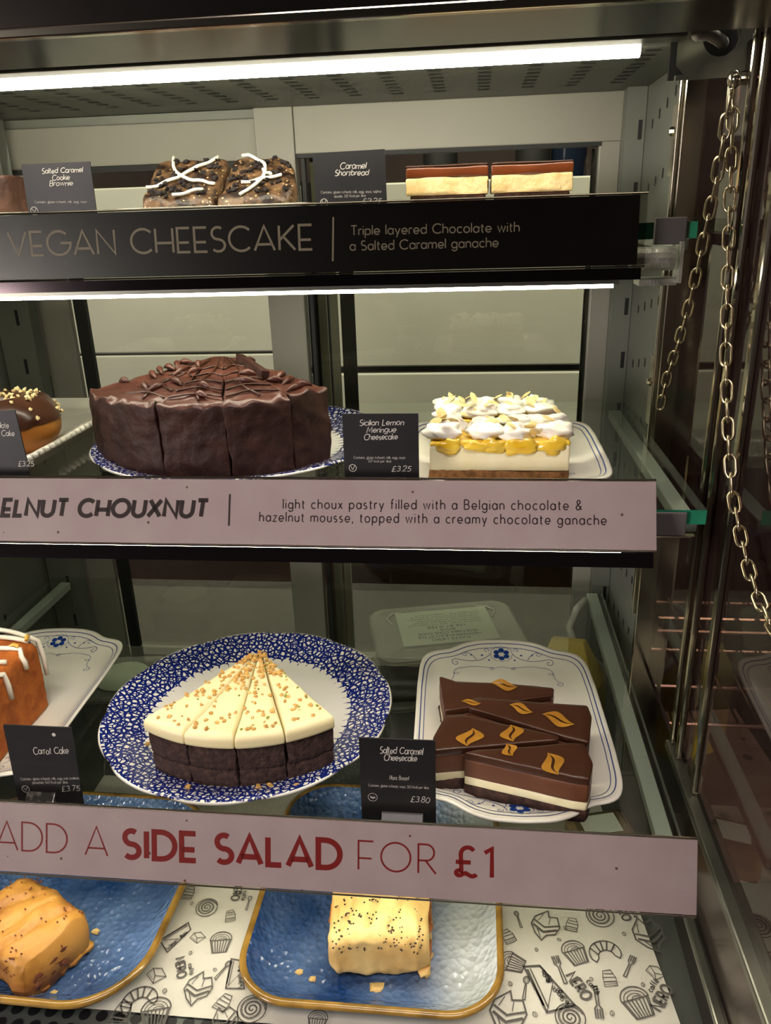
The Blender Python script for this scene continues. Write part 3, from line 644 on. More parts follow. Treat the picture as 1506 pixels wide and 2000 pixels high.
o, b = ticket('black price ticket reading Salted Caramel Cheesecake £3.80 beside caramel cheesecake plate', -.083, -.026, .478, ZB, at(786, 1443, Y=.482).z, [
    ('Salted Caramel', (742, 1471), (825, 1474), 13, .0006, .22), ('Cheesecake', (750, 1485), (814, 1487), 12, .0006, .22),
    ('Plant Based', (761, 1523), (798, 1524), 8, .00028, .2), ('Contains: gluten (wheat), soya. 353 Kcal per slice.', (720, 1536), (838, 1541), 5, .00018, 0),
    ('£3.80', (802, 1566), (838, 1568), 11, .00045, .2)])
vmark(b, o, 728, 1557, 9, 'Vegan', .0003); fin(b, o); stand(o, .003, .032, greyblock)
o, b = ticket('black price ticket reading Sicilian Lemon Meringue Cheesecake £3.25', -.098, -.041, .566, ZM, at(746, 807, Y=.57).z, [
    ('Sicilian Lemon', (702, 831), (788, 830), 11, .00055, .22), ('Meringue', (716, 845), (773, 844), 11, .00055, .22), ('Cheesecake', (711, 859), (776, 858), 11, .00055, .22),
    ('Contains: gluten (wheat), milk, egg, soya.', (691, 896), (792, 896), 5, .00018, 0), ('337 kcal per slice.', (719, 903), (765, 903), 5, .00018, 0),
    ('£3.25', (765, 921), (802, 920), 10, .00045, .2)])
vmark(b, o, 689, 914, 7); fin(b, o); stand(o, .002, .028, clearblock, .012, .012)
o, b = ticket('tilted black price ticket in front of the chocolate ring doughnut', -.408, -.352, .566, ZM, at(25, 804, Y=.57).z, [
    ('Chocolate', (-30, 836), (17, 836), 11, .00055, .22), ('Cake', (3, 851), (28, 852), 11, .00055, .22), ('£3.25', (36, 911), (66, 910), 10, .00045, .2)], roll=R(-4))
fin(b, o); stand(o, .0, .028, clearblock)
o, b = ticket('black price ticket reading Caramel Shortbread beside the shortbread slices', -.129, -.071, .676, ZT, at(690, 295, Y=.68).z, [
    ('Caramel', (664, 330), (714, 329), 12, .0006, .22), ('Shortbread', (654, 343), (719, 342), 11, .0006, .22),
    ('Contains: gluten (wheat), milk, egg, soya, sulphur', (627, 378), (745, 376), 5, .00018, 0), ('dioxide. 332 Kcal per slice.', (653, 386), (715, 384), 5, .00018, 0),
    ('£2.25', (707, 397), (744, 396), 9, .00042, .2)], roll=R(-1))
vmark(b, o, 633, 396, 7); fin(b, o); stand(o, .0, .028, clearblock)
o, b = ticket('black price ticket reading Salted Caramel Cookie Brownie', -.376, -.316, .676, ZT, at(120, 318, Y=.68).z, [
    ('Salted Caramel', (82, 339), (161, 336), 10, .0005, .22), ('Cookie', (102, 352), (136, 351), 10, .0005, .22), ('Brownie', (97, 363), (142, 362), 10, .0005, .22),
    ('Contains: gluten (wheat), milk, egg, soya.', (68, 397), (170, 396), 5, .00016, 0)])
vmark(b, o, 67, 412, 7); fin(b, o); stand(o, .0, .028, clearblock)

# ------------------------------------------------------------------ plates
def plate_surface(outline, prof, m, name, parent, ns=96, ms=None):
    """outline(th)->radius; prof: list of (scale, z) going under-side centre -> rim -> top centre"""
    rg = []
    for s, z in prof: rg.append([(outline(2*pi*k/ns)*s*math.cos(2*pi*k/ns), outline(2*pi*k/ns)*s*math.sin(2*pi*k/ns), z) for k in range(ns)])
    return B().rings(rg).build(name, m, parent, smooth=True)
def net_plate(label, x, y, z):
    o = thing('dinner_plate', label, 'plate', (x, y, z), 0, 'blue net pattern plates')
    out = lambda t: .133*(1-.020*(1-abs(math.sin(5.5*t+.6)))**1.5)
    prof = [(.02, .002), (.55, .002), (.57, 0), (.60, 0), (.62, .002), (.80, .006), (.985, .0155), (1, .0165), (.992, .018), (.97, .0178), (.80, .0115), (.70, .0065), (.64, .0055), (.3, .005), (.02, .005)]
    plate_surface(out, prof, netchina, 'plate_body', o, 220); return o
net_plate('blue net rimmed plate under the three frosted cake slices', -.205, .600, ZB)
net_plate('blue net rimmed plate under the large chocolate cake', -.213, .684, ZM)

OCT = [(0, 1.0), (.28, .985), (.46, .94), (.58, .875), (.66, .84), (.80, .825), (.91, .78), (.965, .70), (.985, .6), (1, .35), (1, 0)]
def oct_radius(hw, hl):
    pts = [(x*hw, y*hl) for x, y in OCT]
    full = [(x, y) for x, y in pts]+[(x, -y) for x, y in pts[-2::-1]]+[(-x, -y) for x, y in pts[1:]]+[(-x, y) for x, y in pts[-2:0:-1]]
    def rad(t):
        d = Vector((math.cos(t), math.sin(t))); best = .05
        for i in range(len(full)):
            a = Vector(full[i]); c = Vector(full[(i+1) % len(full)]); e = c-a
            den = d.x*e.y-d.y*e.x
            if abs(den) < 1e-9: continue
            tt = (a.x*e.y-a.y*e.x)/den; uu = (a.x*d.y-a.y*d.x)/den
            if tt > 0 and -1e-6 <= uu <= 1+1e-6: best = tt
        return best
    tab = [rad(2*pi*k/180+1e-5) for k in range(180)]
    tab = [(tab[k-1]+2*tab[k]+tab[(k+1) % 180])/4 for k in range(180)]
    def f(t):
        q = (t/(2*pi)*180) % 180; i = int(q); return tab[i]*(1-(q-i))+tab[(i+1) % 180]*(q-i)
    return f
OR = oct_radius(.0845, .1335)
OPROF = [(.02, .002), (.60, .002), (.62, 0), (.66, 0), (.68, .002), (.9, .007), (1, .0125), (.995, .0138), (.97, .0137), (.86, .0085), (.78, .0055), (.6, .005), (.02, .005)]
def oz(x, y):
    s = math.hypot(x, y)/OR(math.atan2(y, x)); P = [(0, .005), (.6, .005), (.78, .0055), (.86, .0085), (.97, .0137), (1, .0137)]
    for (a, za), (c, zc) in zip(P, P[1:]):
        if s <= c: return za+(zc-za)*(s-a)/(c-a)
    return .0137
def spiral(cx, cy, r0, turns, a0, sgn=1, n=18):
    return [(cx+r0*(1-.8*i/n)*math.cos(R(a0)+sgn*turns*2*pi*i/n), cy+r0*(1-.8*i/n)*math.sin(R(a0)+sgn*turns*2*pi*i/n)) for i in range(n+1)]
def bez(p0, p1, p2, p3, n=14):
    o_ = []
    for i in range(n+1):
        t = i/n; u = 1-t; o_.append(tuple(u**3*p0[k]+3*u*u*t*p1[k]+3*u*t*t*p2[k]+t**3*p3[k] for k in (0, 1)))
    return o_
def star(cx, cy, r): return [[(cx+(r if k % 2 == 0 else r*.45)*math.cos(k*pi/5+.3), cy+(r if k % 2 == 0 else r*.45)*math.sin(k*pi/5+.3)) for k in range(10)]]
def oct_plate(label, x, y, z, rz, kl=1.):
    o = thing('dessert_plate', label, 'plate', (x, y, z), rz, 'white plates with blue scrolls')
    plate_surface(OR, OPROF, china, 'plate_body', o, 160)
    up = lambda e: (lambda u, v: (u, v, oz(u, v)+e))
    b = B(); N_ = 160
    for s, w_ in ((.945, .0010), (.905, .0007)):
        b.quads2d(ribbon([(OR(2*pi*k/N_)*s*math.cos(2*pi*k/N_), OR(2*pi*k/N_)*s*math.sin(2*pi*k/N_)) for k in range(N_+1)], w_), up(.0004))
    b.flat = True; b.build('border_line', lineblue, o)
    b = B(); e = .0005
    for sy in (1, -1):
        cy = sy*.112
        for k in range(6):
            a = k*pi/3+pi/6; pc = (.0058*math.cos(a), cy+.0052*math.sin(a))
            b.quads2d([[(pc[0]+.0030*math.cos(t*pi/6), pc[1]+.0027*math.sin(t*pi/6)) for t in range(12)]], up(e))
        for (sx, sy2, r) in ((.020, .110, .0017), (-.020, .110, .0017), (.013, .104, .0015), (-.013, .104, .0015), (.031, .109, .0014), (-.031, .109, .0014)):
            b.quads2d(star(sx, sy*sy2, r), up(e))
    b.flat = True; b.build('blue_flower', navy, o)
    b = B()
    for sy in (1, -1):
        m_ = lambda L_: [(p[0], p[1]*sy) for p in L_]
        b.quads2d(ribbon([(.0112*(1+.08*math.cos(12*t*pi/20))*math.cos(t*pi/20), sy*.112+.0098*(1+.08*math.cos(12*t*pi/20))*math.sin(t*pi/20)) for t in range(41)], .0004), up(.0006))
        for sx in (1, -1):
            k_ = lambda L_: [(p[0]*sx, p[1]*sy) for p in L_]
            b.quads2d(ribbon(k_(bez((.011, .112), (.022, .100), (.034, .100), (.047, .100))), .0006), up(e))
            b.quads2d(ribbon(k_(spiral(.047, .0955, .0045, 1.1, 90, -1)), .0006), up(e))
            b.quads2d(ribbon(k_(bez((.026, .103), (.030, .112), (.037, .114), (.040, .109))), .0006), up(e))
            b.quads2d(ribbon(k_(spiral(.0375, .109, .003, 1, 0, -1)), .0005), up(e))
            b.quads2d(ribbon(k_(spiral(.0155, .1165, .003, 1, 200, -1)), .0005), up(e))
            b.quads2d(ribbon(k_(bez((0, .093), (.012, .084), (.02, .098), (.040, .090))), .0005), up(e))
            b.quads2d(ribbon(k_(bez((.040, .090), (.056, .086), (.044, .076), (.053, .066))), .0005), up(e))
            b.quads2d(ribbon(k_(spiral(.053, .062, .004, 1.2, 90, -1)), .0006), up(e))
            b.quads2d(ribbon(k_(spiral(.011, .0885, .003, 1.1, 30, 1)), .0005), up(e))
            b.quads2d(ribbon(k_(spiral(.047, .080, .0028, 1.1, 150, 1)), .0005), up(e))
    b.flat = True; b.build('scroll_pattern', lineblue, o); o.scale = (1, kl, 1); return o
oct_plate('white scalloped plate with blue flowers under the caramel cheesecake slices', .034, .603, ZB, R(1.9))
oct_plate('white scalloped plate with blue flowers under the carrot cake', -.448, .602, ZB, R(2))
oct_plate('white blue lined plate under the lemon meringue cheesecake', .024, .662, ZM, R(0), .80)

def rect_outline(hx, hy, rad, n=8):
    o_ = []
    for cx, cy, a in ((hx-rad, hy-rad, 0), (-hx+rad, hy-rad, 90), (-hx+rad, -hy+rad, 180), (hx-rad, -hy+rad, 270)):
        o_ += [(cx+rad*math.cos(R(a+90*i/n)), cy+rad*math.sin(R(a+90*i/n))) for i in range(n+1)]
    return o_
def rect_dish(hx, hy, rad, prof, name, m, parent, ms=None, n=8):
    """prof: (inset, z)"""
    rg = []
    for ins, z in prof: rg.append([(x, y, z) for x, y in rect_outline(hx-ins, hy-ins, max(rad-ins, .004), n)])
    return B().rings(rg, ms=ms).build(name, m, parent, smooth=True)
# plain white platters
def platter(label, x, y, z, hx, hy, rz=0., h=.022, fl=.018):
    o = thing('serving_platter', label, 'platter', (x, y, z), rz, 'white serving platters')
    rect_dish(hx, hy, .012, [(.03, 0), (.012, .0), (.004, h*.7), (0, h), (.003, h+.001), (.012, fl), (.02, fl-.002), (hx*.7, fl-.002)], 'platter_body', china, o)
    return o
platter('white platter under the two caramel shortbread slices', .010, .735, ZT, .100, .055, 0., .0155, .0180)
platter('white platter under the two cookie cake slices', -.222, .735, ZT, .085, .055)
platter('white platter under the chocolate brownie', -.455, .735, ZT, .075, .055)
o = platter('ribbed white platter under the chocolate ring doughnut', -.474, .715, ZM, .090, .135, 0., .016, .010)
b = B()
for k in range(26):
    y = -.125+k*.01; b.tube([(.072, y, .0088), (.082, y, .0112), (.092, y, .0158)], .0028, 6)
b.build('rib', china, o, smooth=True)

# ------------------------------------------------------------------ lumps (cake bodies)
def dense(poly, step):
    o_ = []
    for i in range(len(poly)):
        a = Vector(poly[i][:2]); c = Vector(poly[(i+1) % len(poly)][:2]); n = max(1, int((c-a).length/step))
        for k in range(n): o_.append(tuple(a.lerp(c, k/n)))
    return o_
def rounded(poly, r, n=4):
    o_ = []; N_ = len(poly)
    for i in range(N_):
        p = Vector(poly[i]); a = (Vector(poly[i-1])-p); c = (Vector(poly[(i+1) % N_])-p)
        q = min(r, a.length*.4, c.length*.4); p0 = p+a.normalized()*q; p1 = p+c.normalized()*q
        for k in range(n+1):
            t = k/n; o_.append(tuple(p0*(1-t)**2+p*2*t*(1-t)+p1*t*t))
    return o_
def lump(b, poly, z0, z1, step=.004, jit=.0004, freq=150., round_=.0015, seed=0, m=0, mtop=None, topf=None, nring=6, nz=None):
    """prism on a 2-D outline with rough faces; topf(x,y)->extra height"""
    P = dense(poly, step); n = len(P); cx = sum(p[0] for p in P)/n; cy = sum(p[1] for p in P)/n
    topf = topf or (lambda x, y: 0)
    off = Vector((seed*7.3, seed*2.9, seed*1.1))
    def J(x, y, z, k=1.):
        v = noise.noise_vector(Vector((x, y, z))*freq+off)*jit*k+noise.noise_vector(Vector((x, y, z))*freq*.3+off)*jit*1.5*k
        return (x+v.x, y+v.y, z+v.z)
    def inset(d):
        out = []
        for (x, y) in P:
            L_ = math.hypot(x-cx, y-cy); s = max(0, 1-d/L_) if L_ > 0 else 0; out.append((cx+(x-cx)*s, cy+(y-cy)*s))
        return out
    h = z1-z0; nz = nz or max(2, int(h/step)); rg = [[J(x, y, z0, .3) for x, y in inset(round_*.3)]]
    for i in range(nz+1):
        z = z0+round_*.3+(h-round_*1.3)*i/nz; rg.append([J(x, y, z+topf(x, y)*i/nz) for x, y in P])
    rg.append([J(x, y, z1-round_*.3+topf(x, y)) for x, y in inset(round_*.35)])
    k0 = len(rg)-1
    for i in range(nring+1):
        s = 1-(i/(nring+.0))*.98
        rg.append([J(cx+(x-cx)*s, cy+(y-cy)*s, z1+topf(cx+(x-cx)*s, cy+(y-cy)*s)) for x, y in inset(round_)])
    mt = m if mtop is None else mtop
    b.rings(rg, ms=[m]*k0+[mt]*(len(rg)-1-k0)); return b
def sector(cx, cy, rad, a0, a1, gap=.0006, n=10, r_in=.0):
    """a measured from -Y (towards the viewer), positive to the right"""
    am = (a0+a1)/2; g = gap/max(math.sin(R(abs(a1-a0)/2)), .05)
    tx, ty = cx+g*math.sin(R(am)), cy-g*math.cos(R(am))
    pts = [(tx, ty)]
    for k in range(n+1):
        a = R(a0+(a1-a0)*k/n); pts.append((cx+rad*math.sin(a), cy-rad*math.cos(a)))
    # pull the arc ends in by the gap
    return [pts[0]]+[(p[0]+(gap if i == 0 else -gap if i == n else 0)*math.cos(R(am)), p[1]+(gap if i == 0 else -gap if i == n else 0)*math.sin(R(am))) for i, p in enumerate(pts[1:])]
def crumbs(b, spots, size, rnd, m=0, flat=.6):
    for (x, y, z) in spots:
        s = size*rnd.uniform(.6, 1.3); b.blob((x, y, z), s, s*rnd.uniform(.6, 1), s*flat, rnd.random()*50, .35, m, 6, 4, Euler((rnd.uniform(-.6, .6), rnd.uniform(-.6, .6), rnd.uniform(0, 6))))

# ---- frosted dark cake slices on the lowest shelf
TX, TY, RAD = -.196, .622, .129
fz = ZB+.0056
cuts = [-32, -13, 5.5, 23.0, 42]
labs = ['dark cake slice with cream frosting at the left end of the cut group', 'frosted dark cake slice second from the left, joined to the end slice',
        'narrow frosted dark cake slice between two straight cuts', 'frosted dark cake slice at the right end with green pistachio crumbs']
for i in range(4):
    a0, a1 = cuts[i], cuts[i+1]; am = (a0+a1)/2
    o = thing('cake_slice', labs[i], 'cake', (0, 0, 0), 0, 'frosted dark cake slices'); rnd = random.Random(i+3)
    gap = .0003 if i == 0 else .0006
    base = [(p[0]+.0, p[1]) for p in sector(TX, TY, RAD-.002, a0, a1, gap)]
    ox, oy = TX+.07*math.sin(R(am)), TY-.07*math.cos(R(am)); o.location = (ox, oy, fz)
    sh = lambda pl: [(x-ox, y-oy) for x, y in pl]
    lump(B(), sh(rounded(base, .002)), 0, .0215, jit=.0009, freq=200, seed=i, round_=.002).build('lower_sponge', sponge, o, smooth=True)
    lump(B(), sh(rounded(base, .002)), .0218, .044, jit=.0009, freq=200, seed=i+9, round_=.002).build('upper_sponge', sponge, o, smooth=True)
    top = sector(TX, TY, RAD+.0015, a0, a1, gap*.6)
    ff = lambda x, y: .0010*noise.noise(Vector((x*35, y*35, i)))
    lump(B(), sh(rounded(top, .004)), .0442, .0565, jit=.00025, freq=60, seed=i+20, round_=.0045, topf=ff, nring=9).build('frosting', frost, o, smooth=True)
    b = B(); bp = B(); sp = []; sg = []
    for k in range(46):
        a = R(rnd.uniform(a0+1.5, a1-1.5)); r = RAD*(rnd.random()**.75)*.93+.004
        if r < .03 and rnd.random() < .2: continue
        x, y = TX+r*math.sin(a)-ox, TY-r*math.cos(a)-oy
        (sg if rnd.random() < (.22 if i == 3 else .07) else sp).append((x, y, .0570))
    for k in range(22):
        a = R(rnd.uniform(a0+3, a1-3)); r = rnd.uniform(.01, .05); sp.append((TX+r*math.sin(a)-ox, TY-r*math.cos(a)-oy, .0576))
    crumbs(b, sp, .0020, rnd); b.build('nut_crumbs', nut, o)['kind'] = 'stuff'
    if sg: crumbs(bp, sg, .0016, rnd); bp.build('pistachio_crumbs', pist, o)['kind'] = 'stuff'
rnd = random.Random(5)
for j, (px, py) in enumerate(((368, 1535), (505, 1535), (527, 1532), (578, 1533), (288, 1452))):
    p = at(px, py, Z=ZB+.016); b = B(); b.blob((0, 0, .001), .0026, .002, .0018, j, .35); q = b.build('nut_crumb', nut, loc=(p.x, p.y, ZB+.0145))
    tag(q, 'golden nut crumb fallen on the blue net rim of the frosted slices plate', 'crumb', 'nut crumbs on the blue plate')

# ---- chocolate cake on the middle shelf
TX, TY, RAD = -.228, .705, .124
fz = ZM+.0056
cuts = [-60, -34, -9, 16, 41, 60]
labs = ['chocolate cake slice at the left end with folded icing ridge', 'chocolate cake slice second from left with chocolate curls on top', 'chocolate cake slice in the middle with drizzled web pattern',
        'chocolate cake slice right of the middle, under a leaning chocolate shard', 'chocolate cake slice at the right end with thick swirled icing']
for i in range(5):
    a0, a1 = cuts[i], cuts[i+1]; am = (a0+a1)/2; rnd = random.Random(i+31)
    o = thing('cake_slice', labs[i], 'cake', (0, 0, 0), 0, 'chocolate cake slices')
    ox, oy = TX+.07*math.sin(R(am)), TY-.07*math.cos(R(am)); o.location = (ox, oy, fz)
    sh = lambda pl: [(x-ox, y-oy) for x, y in pl]
    rr = RAD+(-.0015, .001, 0, .0008, -.001)[i]
    pl = sh(rounded(sector(TX, TY, rr, a0, a1, .0003, 16), .0009))
    def dome(x, y, ox=ox, oy=oy):
        r = math.hypot(x+ox-TX, y+oy-TY); t = max(0, 1-r/RAD)
        return .021*t**.9+.0012*noise.noise(Vector((x*60, y*60, 5)))+(.005*max(0, 1-abs(r-RAD*.97)/.006))*(.5+1.2*noise.noise(Vector((x*90+3, y*90, 1))))
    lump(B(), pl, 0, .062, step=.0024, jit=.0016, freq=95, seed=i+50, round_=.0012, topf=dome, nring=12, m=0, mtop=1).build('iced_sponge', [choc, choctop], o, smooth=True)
    # swirled ridges and curls
    b = B()
    for k in range((7, 6, 2, 2, 6)[i]):
        a = R(rnd.uniform(a0+4, a1-4)); r = rnd.uniform(.035, .112); x, y = TX+r*math.sin(a)-ox, TY-r*math.cos(a)-oy
        z = .062+dome(x, y); th = am+rnd.uniform(-50, 50)+(90 if i in (0, 4) else 20); L_ = rnd.uniform(.012, .024)
        pts = []
        for q in range(7):
            t = q/6-.5; xx, yy = x+L_*t*math.sin(R(th)), y-L_*t*math.cos(R(th))
            pts.append((xx, yy, .062+dome(xx, yy)+.0012+.002*(1-4*t*t)))
        b.tube(pts, lambda q: .0032*(1-abs(q/3-1)*.75), 6)
    b.build('icing_curl', choctop, o, smooth=True)
# web drizzle, laid on the three middle slices
for i in (1, 2, 3):
    a0, a1 = cuts[i], cuts[i+1]; am = (a0+a1)/2; b = B()
    sl = [q for q in COL.objects if q.get('label') == labs[i]][0]; ox, oy = sl.location.x, sl.location.y
    def surf(r, a):
        x, y = TX+r*math.sin(R(a)), TY-r*math.cos(R(a)); t = max(0, 1-r/RAD)
        return (x-ox, y-oy, .062+.021*t**.9+.0016)
    for rr in (.045, .062, .078, .094, .108):
        b.tube([surf(rr-.008*math.sin(pi*k/10), a0+1+(a1-a0-2)*k/10) for k in range(11)], .0009, 6)
    b.tube([surf(.02+.092*k/12, am+3*math.sin(k*.6)) for k in range(13)], .0009, 6)
    b.build('drizzle', ganache, sl, smooth=True)
    if i == 3:
        b = B(); p = [surf(.030+.05*k/8, 44-(k*.1)-2) for k in range(9)]
        b.rings([[(x-.003, y, z-.001), (x+.003, y+.002, z-.001), (x+.004, y+.002, z+.006), (x-.002, y, z+.007)] for x, y, z in p]); b.build('chocolate_shard', choc, sl)

# ---- lemon meringue cheesecake
def lemon(label, cx, cy, wd, dp, z, seed_):
    o = thing('cheesecake_slice', label, 'cheesecake', (cx, cy, z), 0, 'lemon meringue cheesecake slices'); rnd = random.Random(seed_)
    pl = rounded([(-wd/2, -dp/2), (wd/2, -dp/2), (wd/2, dp/2), (-wd/2, dp/2)], .002)
    lump(B(), pl, 0, .0085, jit=.0013, freq=240, seed=seed_, step=.003).build('crust', crust, o, smooth=True)
    lump(B(), pl, .0086, .029, jit=.0002, freq=90, seed=seed_+1, step=.004).build('cream', cream, o, smooth=True)
    tf = lambda x, y: .0012*noise.noise(Vector((x*60, y*60, seed_)))
    lump(B(), pl, .0291, .0325, jit=.0006, freq=80, seed=seed_+2, step=.004, topf=tf, nring=8, round_=.002).build('lemon_curd', curd, o, smooth=True)
    b = B()
    for k in range(5): # curd running over the front edge
        x = -wd*.32+wd*.66*k/4+rnd.uniform(-.006, .006); b.blob((x, -dp/2-.0004, .0285), rnd.uniform(.007, .013), .0026, rnd.uniform(.004, .008), k, .3, 0, 16, 12)
    b.build('curd_drip', curd, o, smooth=True)
    b = B()
    nx = 4
    for ix in range(nx):
        for iy in range(2):
            x = -wd/2+.014+ix*(wd-.028)/(nx-1)+rnd.uniform(-.003, .003); y = -dp/2+.011+iy*(dp-.023)+rnd.uniform(-.003, .002)
            b.blob((x, y, .0362+rnd.uniform(-.001, .0015)), rnd.uniform(.012, .017), rnd.uniform(.010, .013), rnd.uniform(.006, .0085), rnd.random()*60, .25, 0, 20, 14)
    b.build('meringue', mering, o, smooth=True)
    b = B()
    for k in range(26):
        x, y = rnd.uniform(-wd/2+.003, wd/2-.001), rnd.uniform(-dp/2+.001, dp/2-.002); z_ = .041+rnd.uniform(-.002, .0055)
        b.blob((x, y, z_), .0062, .0036, .0006, k, .2, 0, 8, 4, Euler((rnd.uniform(-.7, .7), rnd.uniform(-.7, .7), rnd.uniform(0, 6))))
    b.build('almond_flakes', almond, o)['kind'] = 'stuff'
lemon('nearer lemon meringue cheesecake slice with curd running over its front', .0195, .617, .108, .048, ZM+.0055, 3)
lemon('farther lemon meringue cheesecake slice, behind its twin', .0185, .683, .104, .048, ZM+.0055, 8)

# ---- caramel chocolate cheesecake slices
cz = ZB+.0055
def cwedge(label, pts, decor, seed_):
    Wp = [at(px, py, Z=cz+.040) for px, py in pts]; cx = sum(p.x for p in Wp)/len(Wp); cy = sum(p.y for p in Wp)/len(Wp)
    o = thing('cheesecake_slice', label, 'cheesecake', (cx, cy, cz), 0, 'caramel chocolate cheesecake slices')
    pl = [(p.x-cx, p.y-cy) for p in Wp]
    ar = sum(pl[i][0]*pl[(i+1) % len(pl)][1]-pl[(i+1) % len(pl)][0]*pl[i][1] for i in range(len(pl)))
    if ar < 0: pl = pl[::-1]
    pl = rounded(pl, .0025)
    lump(B(), pl, 0, .0105, jit=.0014, freq=230, seed=seed_, step=.003).build('crust', darkcrust, o, smooth=True)
    lump(B(), pl, .0106, .018, jit=.0004, freq=120, seed=seed_+1, step=.003).build('cream', cream, o, smooth=True)
    lump(B(), pl, .0181, .034, jit=.0004, freq=90, seed=seed_+2, step=.003).build('mousse', mousse, o, smooth=True)
    lump(B(), pl, .0341, .040, jit=.0003, freq=60, seed=seed_+3, step=.003, round_=.001).build('ganache', ganache, o, smooth=True)
    for (px, py, w_, h_, rot) in decor:
        w_ *= 1.3
        p = at(px, py, Z=cz+.0405); x, y = p.x-cx, p.y-cy
        cr, sr = math.cos(R(rot)), math.sin(R(rot)); b = B()
        for sg in (1, -1):
            q = []
            for t in range(14):
                e = []
                for tt in (t/14, (t+1)/14):
                    k = math.sin(pi*tt)**1.1; bow = w_*.12*math.sin(2*pi*tt)
                    e += [(bow+sg*(w_*.07*k), h_*(.5-tt)), (bow+sg*(w_*.50*k+w_*.01), h_*(.5-tt)+sg*h_*.04)]
                q.append([e[0], e[1], e[3], e[2]])
            b.quads2d(q, lambda u, v: (x+u*cr-v*sr, y+u*sr+v*cr, .0408), 0)
        b.flat = True; b.build('caramel_swirl', gcaramel, o)
cwedge('rearmost caramel cheesecake slice on the flowered plate', [(858, 1320), (880, 1330), (1000, 1335), (1083, 1343), (1081, 1357), (868, 1388)], [(985, 1338, .012, .022, 80)], 1)
cwedge('caramel cheesecake slice with two long leaf swirls, second from the back', [(913, 1370), (930, 1361), (1148, 1378), (1156, 1400), (1150, 1450), (1120, 1442), (915, 1382)], [(1018, 1384, .010, .020, 65), (1090, 1405, .013, .026, 65), (920, 1372, .006, .016, 85)], 5)
cwedge('caramel cheesecake slice with two caramel leaves, third from the back', [(870, 1396), (900, 1394), (1092, 1436), (1090, 1444), (848, 1466), (845, 1440)], [(918, 1440, .015, .022, -8), (1000, 1432, .014, .020, 5)], 9)
cwedge('frontmost caramel cheesecake slice showing its layered cut face', [(905, 1470), (930, 1464), (1120, 1450), (1142, 1452), (1158, 1490), (1152, 1522), (1120, 1518)], [(1080, 1492, .014, .024, 15), (995, 1465, .010, .014, 20)], 13)

# ---- carrot loaf cake
o = thing('loaf_cake', 'orange carrot loaf cake with white icing drizzle and candied peel', 'cake', (-.455, .541, ZB+.0055))
pl = rounded([(-.052, -.062), (.052, -.062), (.052, .062), (-.052, .062)], .004)
lump(B(), pl, 0, .070, jit=.0009, freq=140, seed=4, step=.0045, round_=.006, topf=lambda x, y: .007*(1-(x/.052)**2), nring=8).build('sponge', carrot, o, smooth=True)
rnd = random.Random(11); b = B()
for k in range(9):
    y0 = -.060+k*.0145; z = lambda x: .0712+.007*(1-(x/.052)**2)
    pts = [(x/1000, y0+.010*math.sin(x*.03+k)+.006*x/50, z(x/1000)+.0008) for x in range(-50, 49, 7)]
    pts += [(.0515, y0+.009, .069), (.0535, y0+.0095, .063-.006*(k % 3)), (.0535, y0+.0095, .056-.012*(k % 3))] if k % 2 == 0 else []
    b.tube(pts, lambda q: .0024, 7)
b.build('icing_drizzle', icing, o, smooth=True)
b = B()
for k in range(26):
    x, y = rnd.uniform(-.045, .047), rnd.uniform(-.055, .058); z0 = .0735+.007*(1-(x/.052)**2); th = rnd.uniform(0, 6)
    b.tube([(x-.005*math.cos(th), y-.005*math.sin(th), z0), (x, y, z0+.003), (x+.005*math.cos(th), y+.005*math.sin(th), z0+.001)], .0017, 5)
b.build('candied_peel', peel, o)['kind'] = 'stuff'

# ---- top shelf bakes
tz = ZT+.0165
o = thing('brownie', 'brown crackled chocolate brownie square at the left end of the uppermost shelf', 'brownie', (-.450, .735, tz))
lump(B(), rounded([(-.042, -.03), (.042, -.03), (.042, .03), (-.042, .03)], .004), 0, .037, jit=.0009, freq=120, seed=2, round_=.003).build('body', brown, o, smooth=True)
def cookie_slice(label, pts, seed_, drz):
    o = thing('cookie_slice', label, 'cake', (0, 0, 0), 0, 'cookie cake slices'); cx = sum(p[0] for p in pts)/len(pts); cy = sum(p[1] for p in pts)/len(pts); o.location = (cx, cy, tz)
    pl = rounded([(x-cx, y-cy) for x, y in pts], .006)
    tf = lambda x, y: .0025*noise.noise(Vector((x*70, y*70, seed_)))-.14*(y+.03)*0+.006*(1-(x/.04)**2)*.3
    lump(B(), pl, 0, .010, jit=.0014, freq=110, seed=seed_, round_=.004, topf=lambda x, y: tf(x, y)+.036*((y+.03)/.06), nring=9).build('body', cookie, o, smooth=True)
    rnd = random.Random(seed_); b = B(); xs = [p[0] for p in pl]; ys = [p[1] for p in pl]
    def inside(x, y):
        c_ = False
        for i in range(len(pl)):
            (xa, ya), (xb, yb) = pl[i-1], pl[i]
            if (ya > y*1.12) != (yb > y*1.12) and x*1.12 < (xb-xa)*(y*1.12-ya)/(yb-ya)+xa: c_ = not c_
        return c_
    crumbs(b, [(x, y, .0115+tf(x, y)+.036*((y+.03)/.06)) for x, y in ((rnd.uniform(min(xs)+.006, max(xs)-.006), rnd.uniform(min(ys)+.004, max(ys)-.004)) for k in range(60)) if inside(x, y)], .0026, rnd)
    b.build('cookie_crumbs', oreo, o)['kind'] = 'stuff'
    b = B()
    for ln in drz:
        L_ = []
        for (px, py) in ln: # on the sloping top
            x, y = px, py; L_.append((x, y, .0125+tf(x, y)+.036*((y+.03)/.06)))
        b.tube(L_, .0015, 7)
    b.build('icing_drizzle', icing, o, smooth=True)
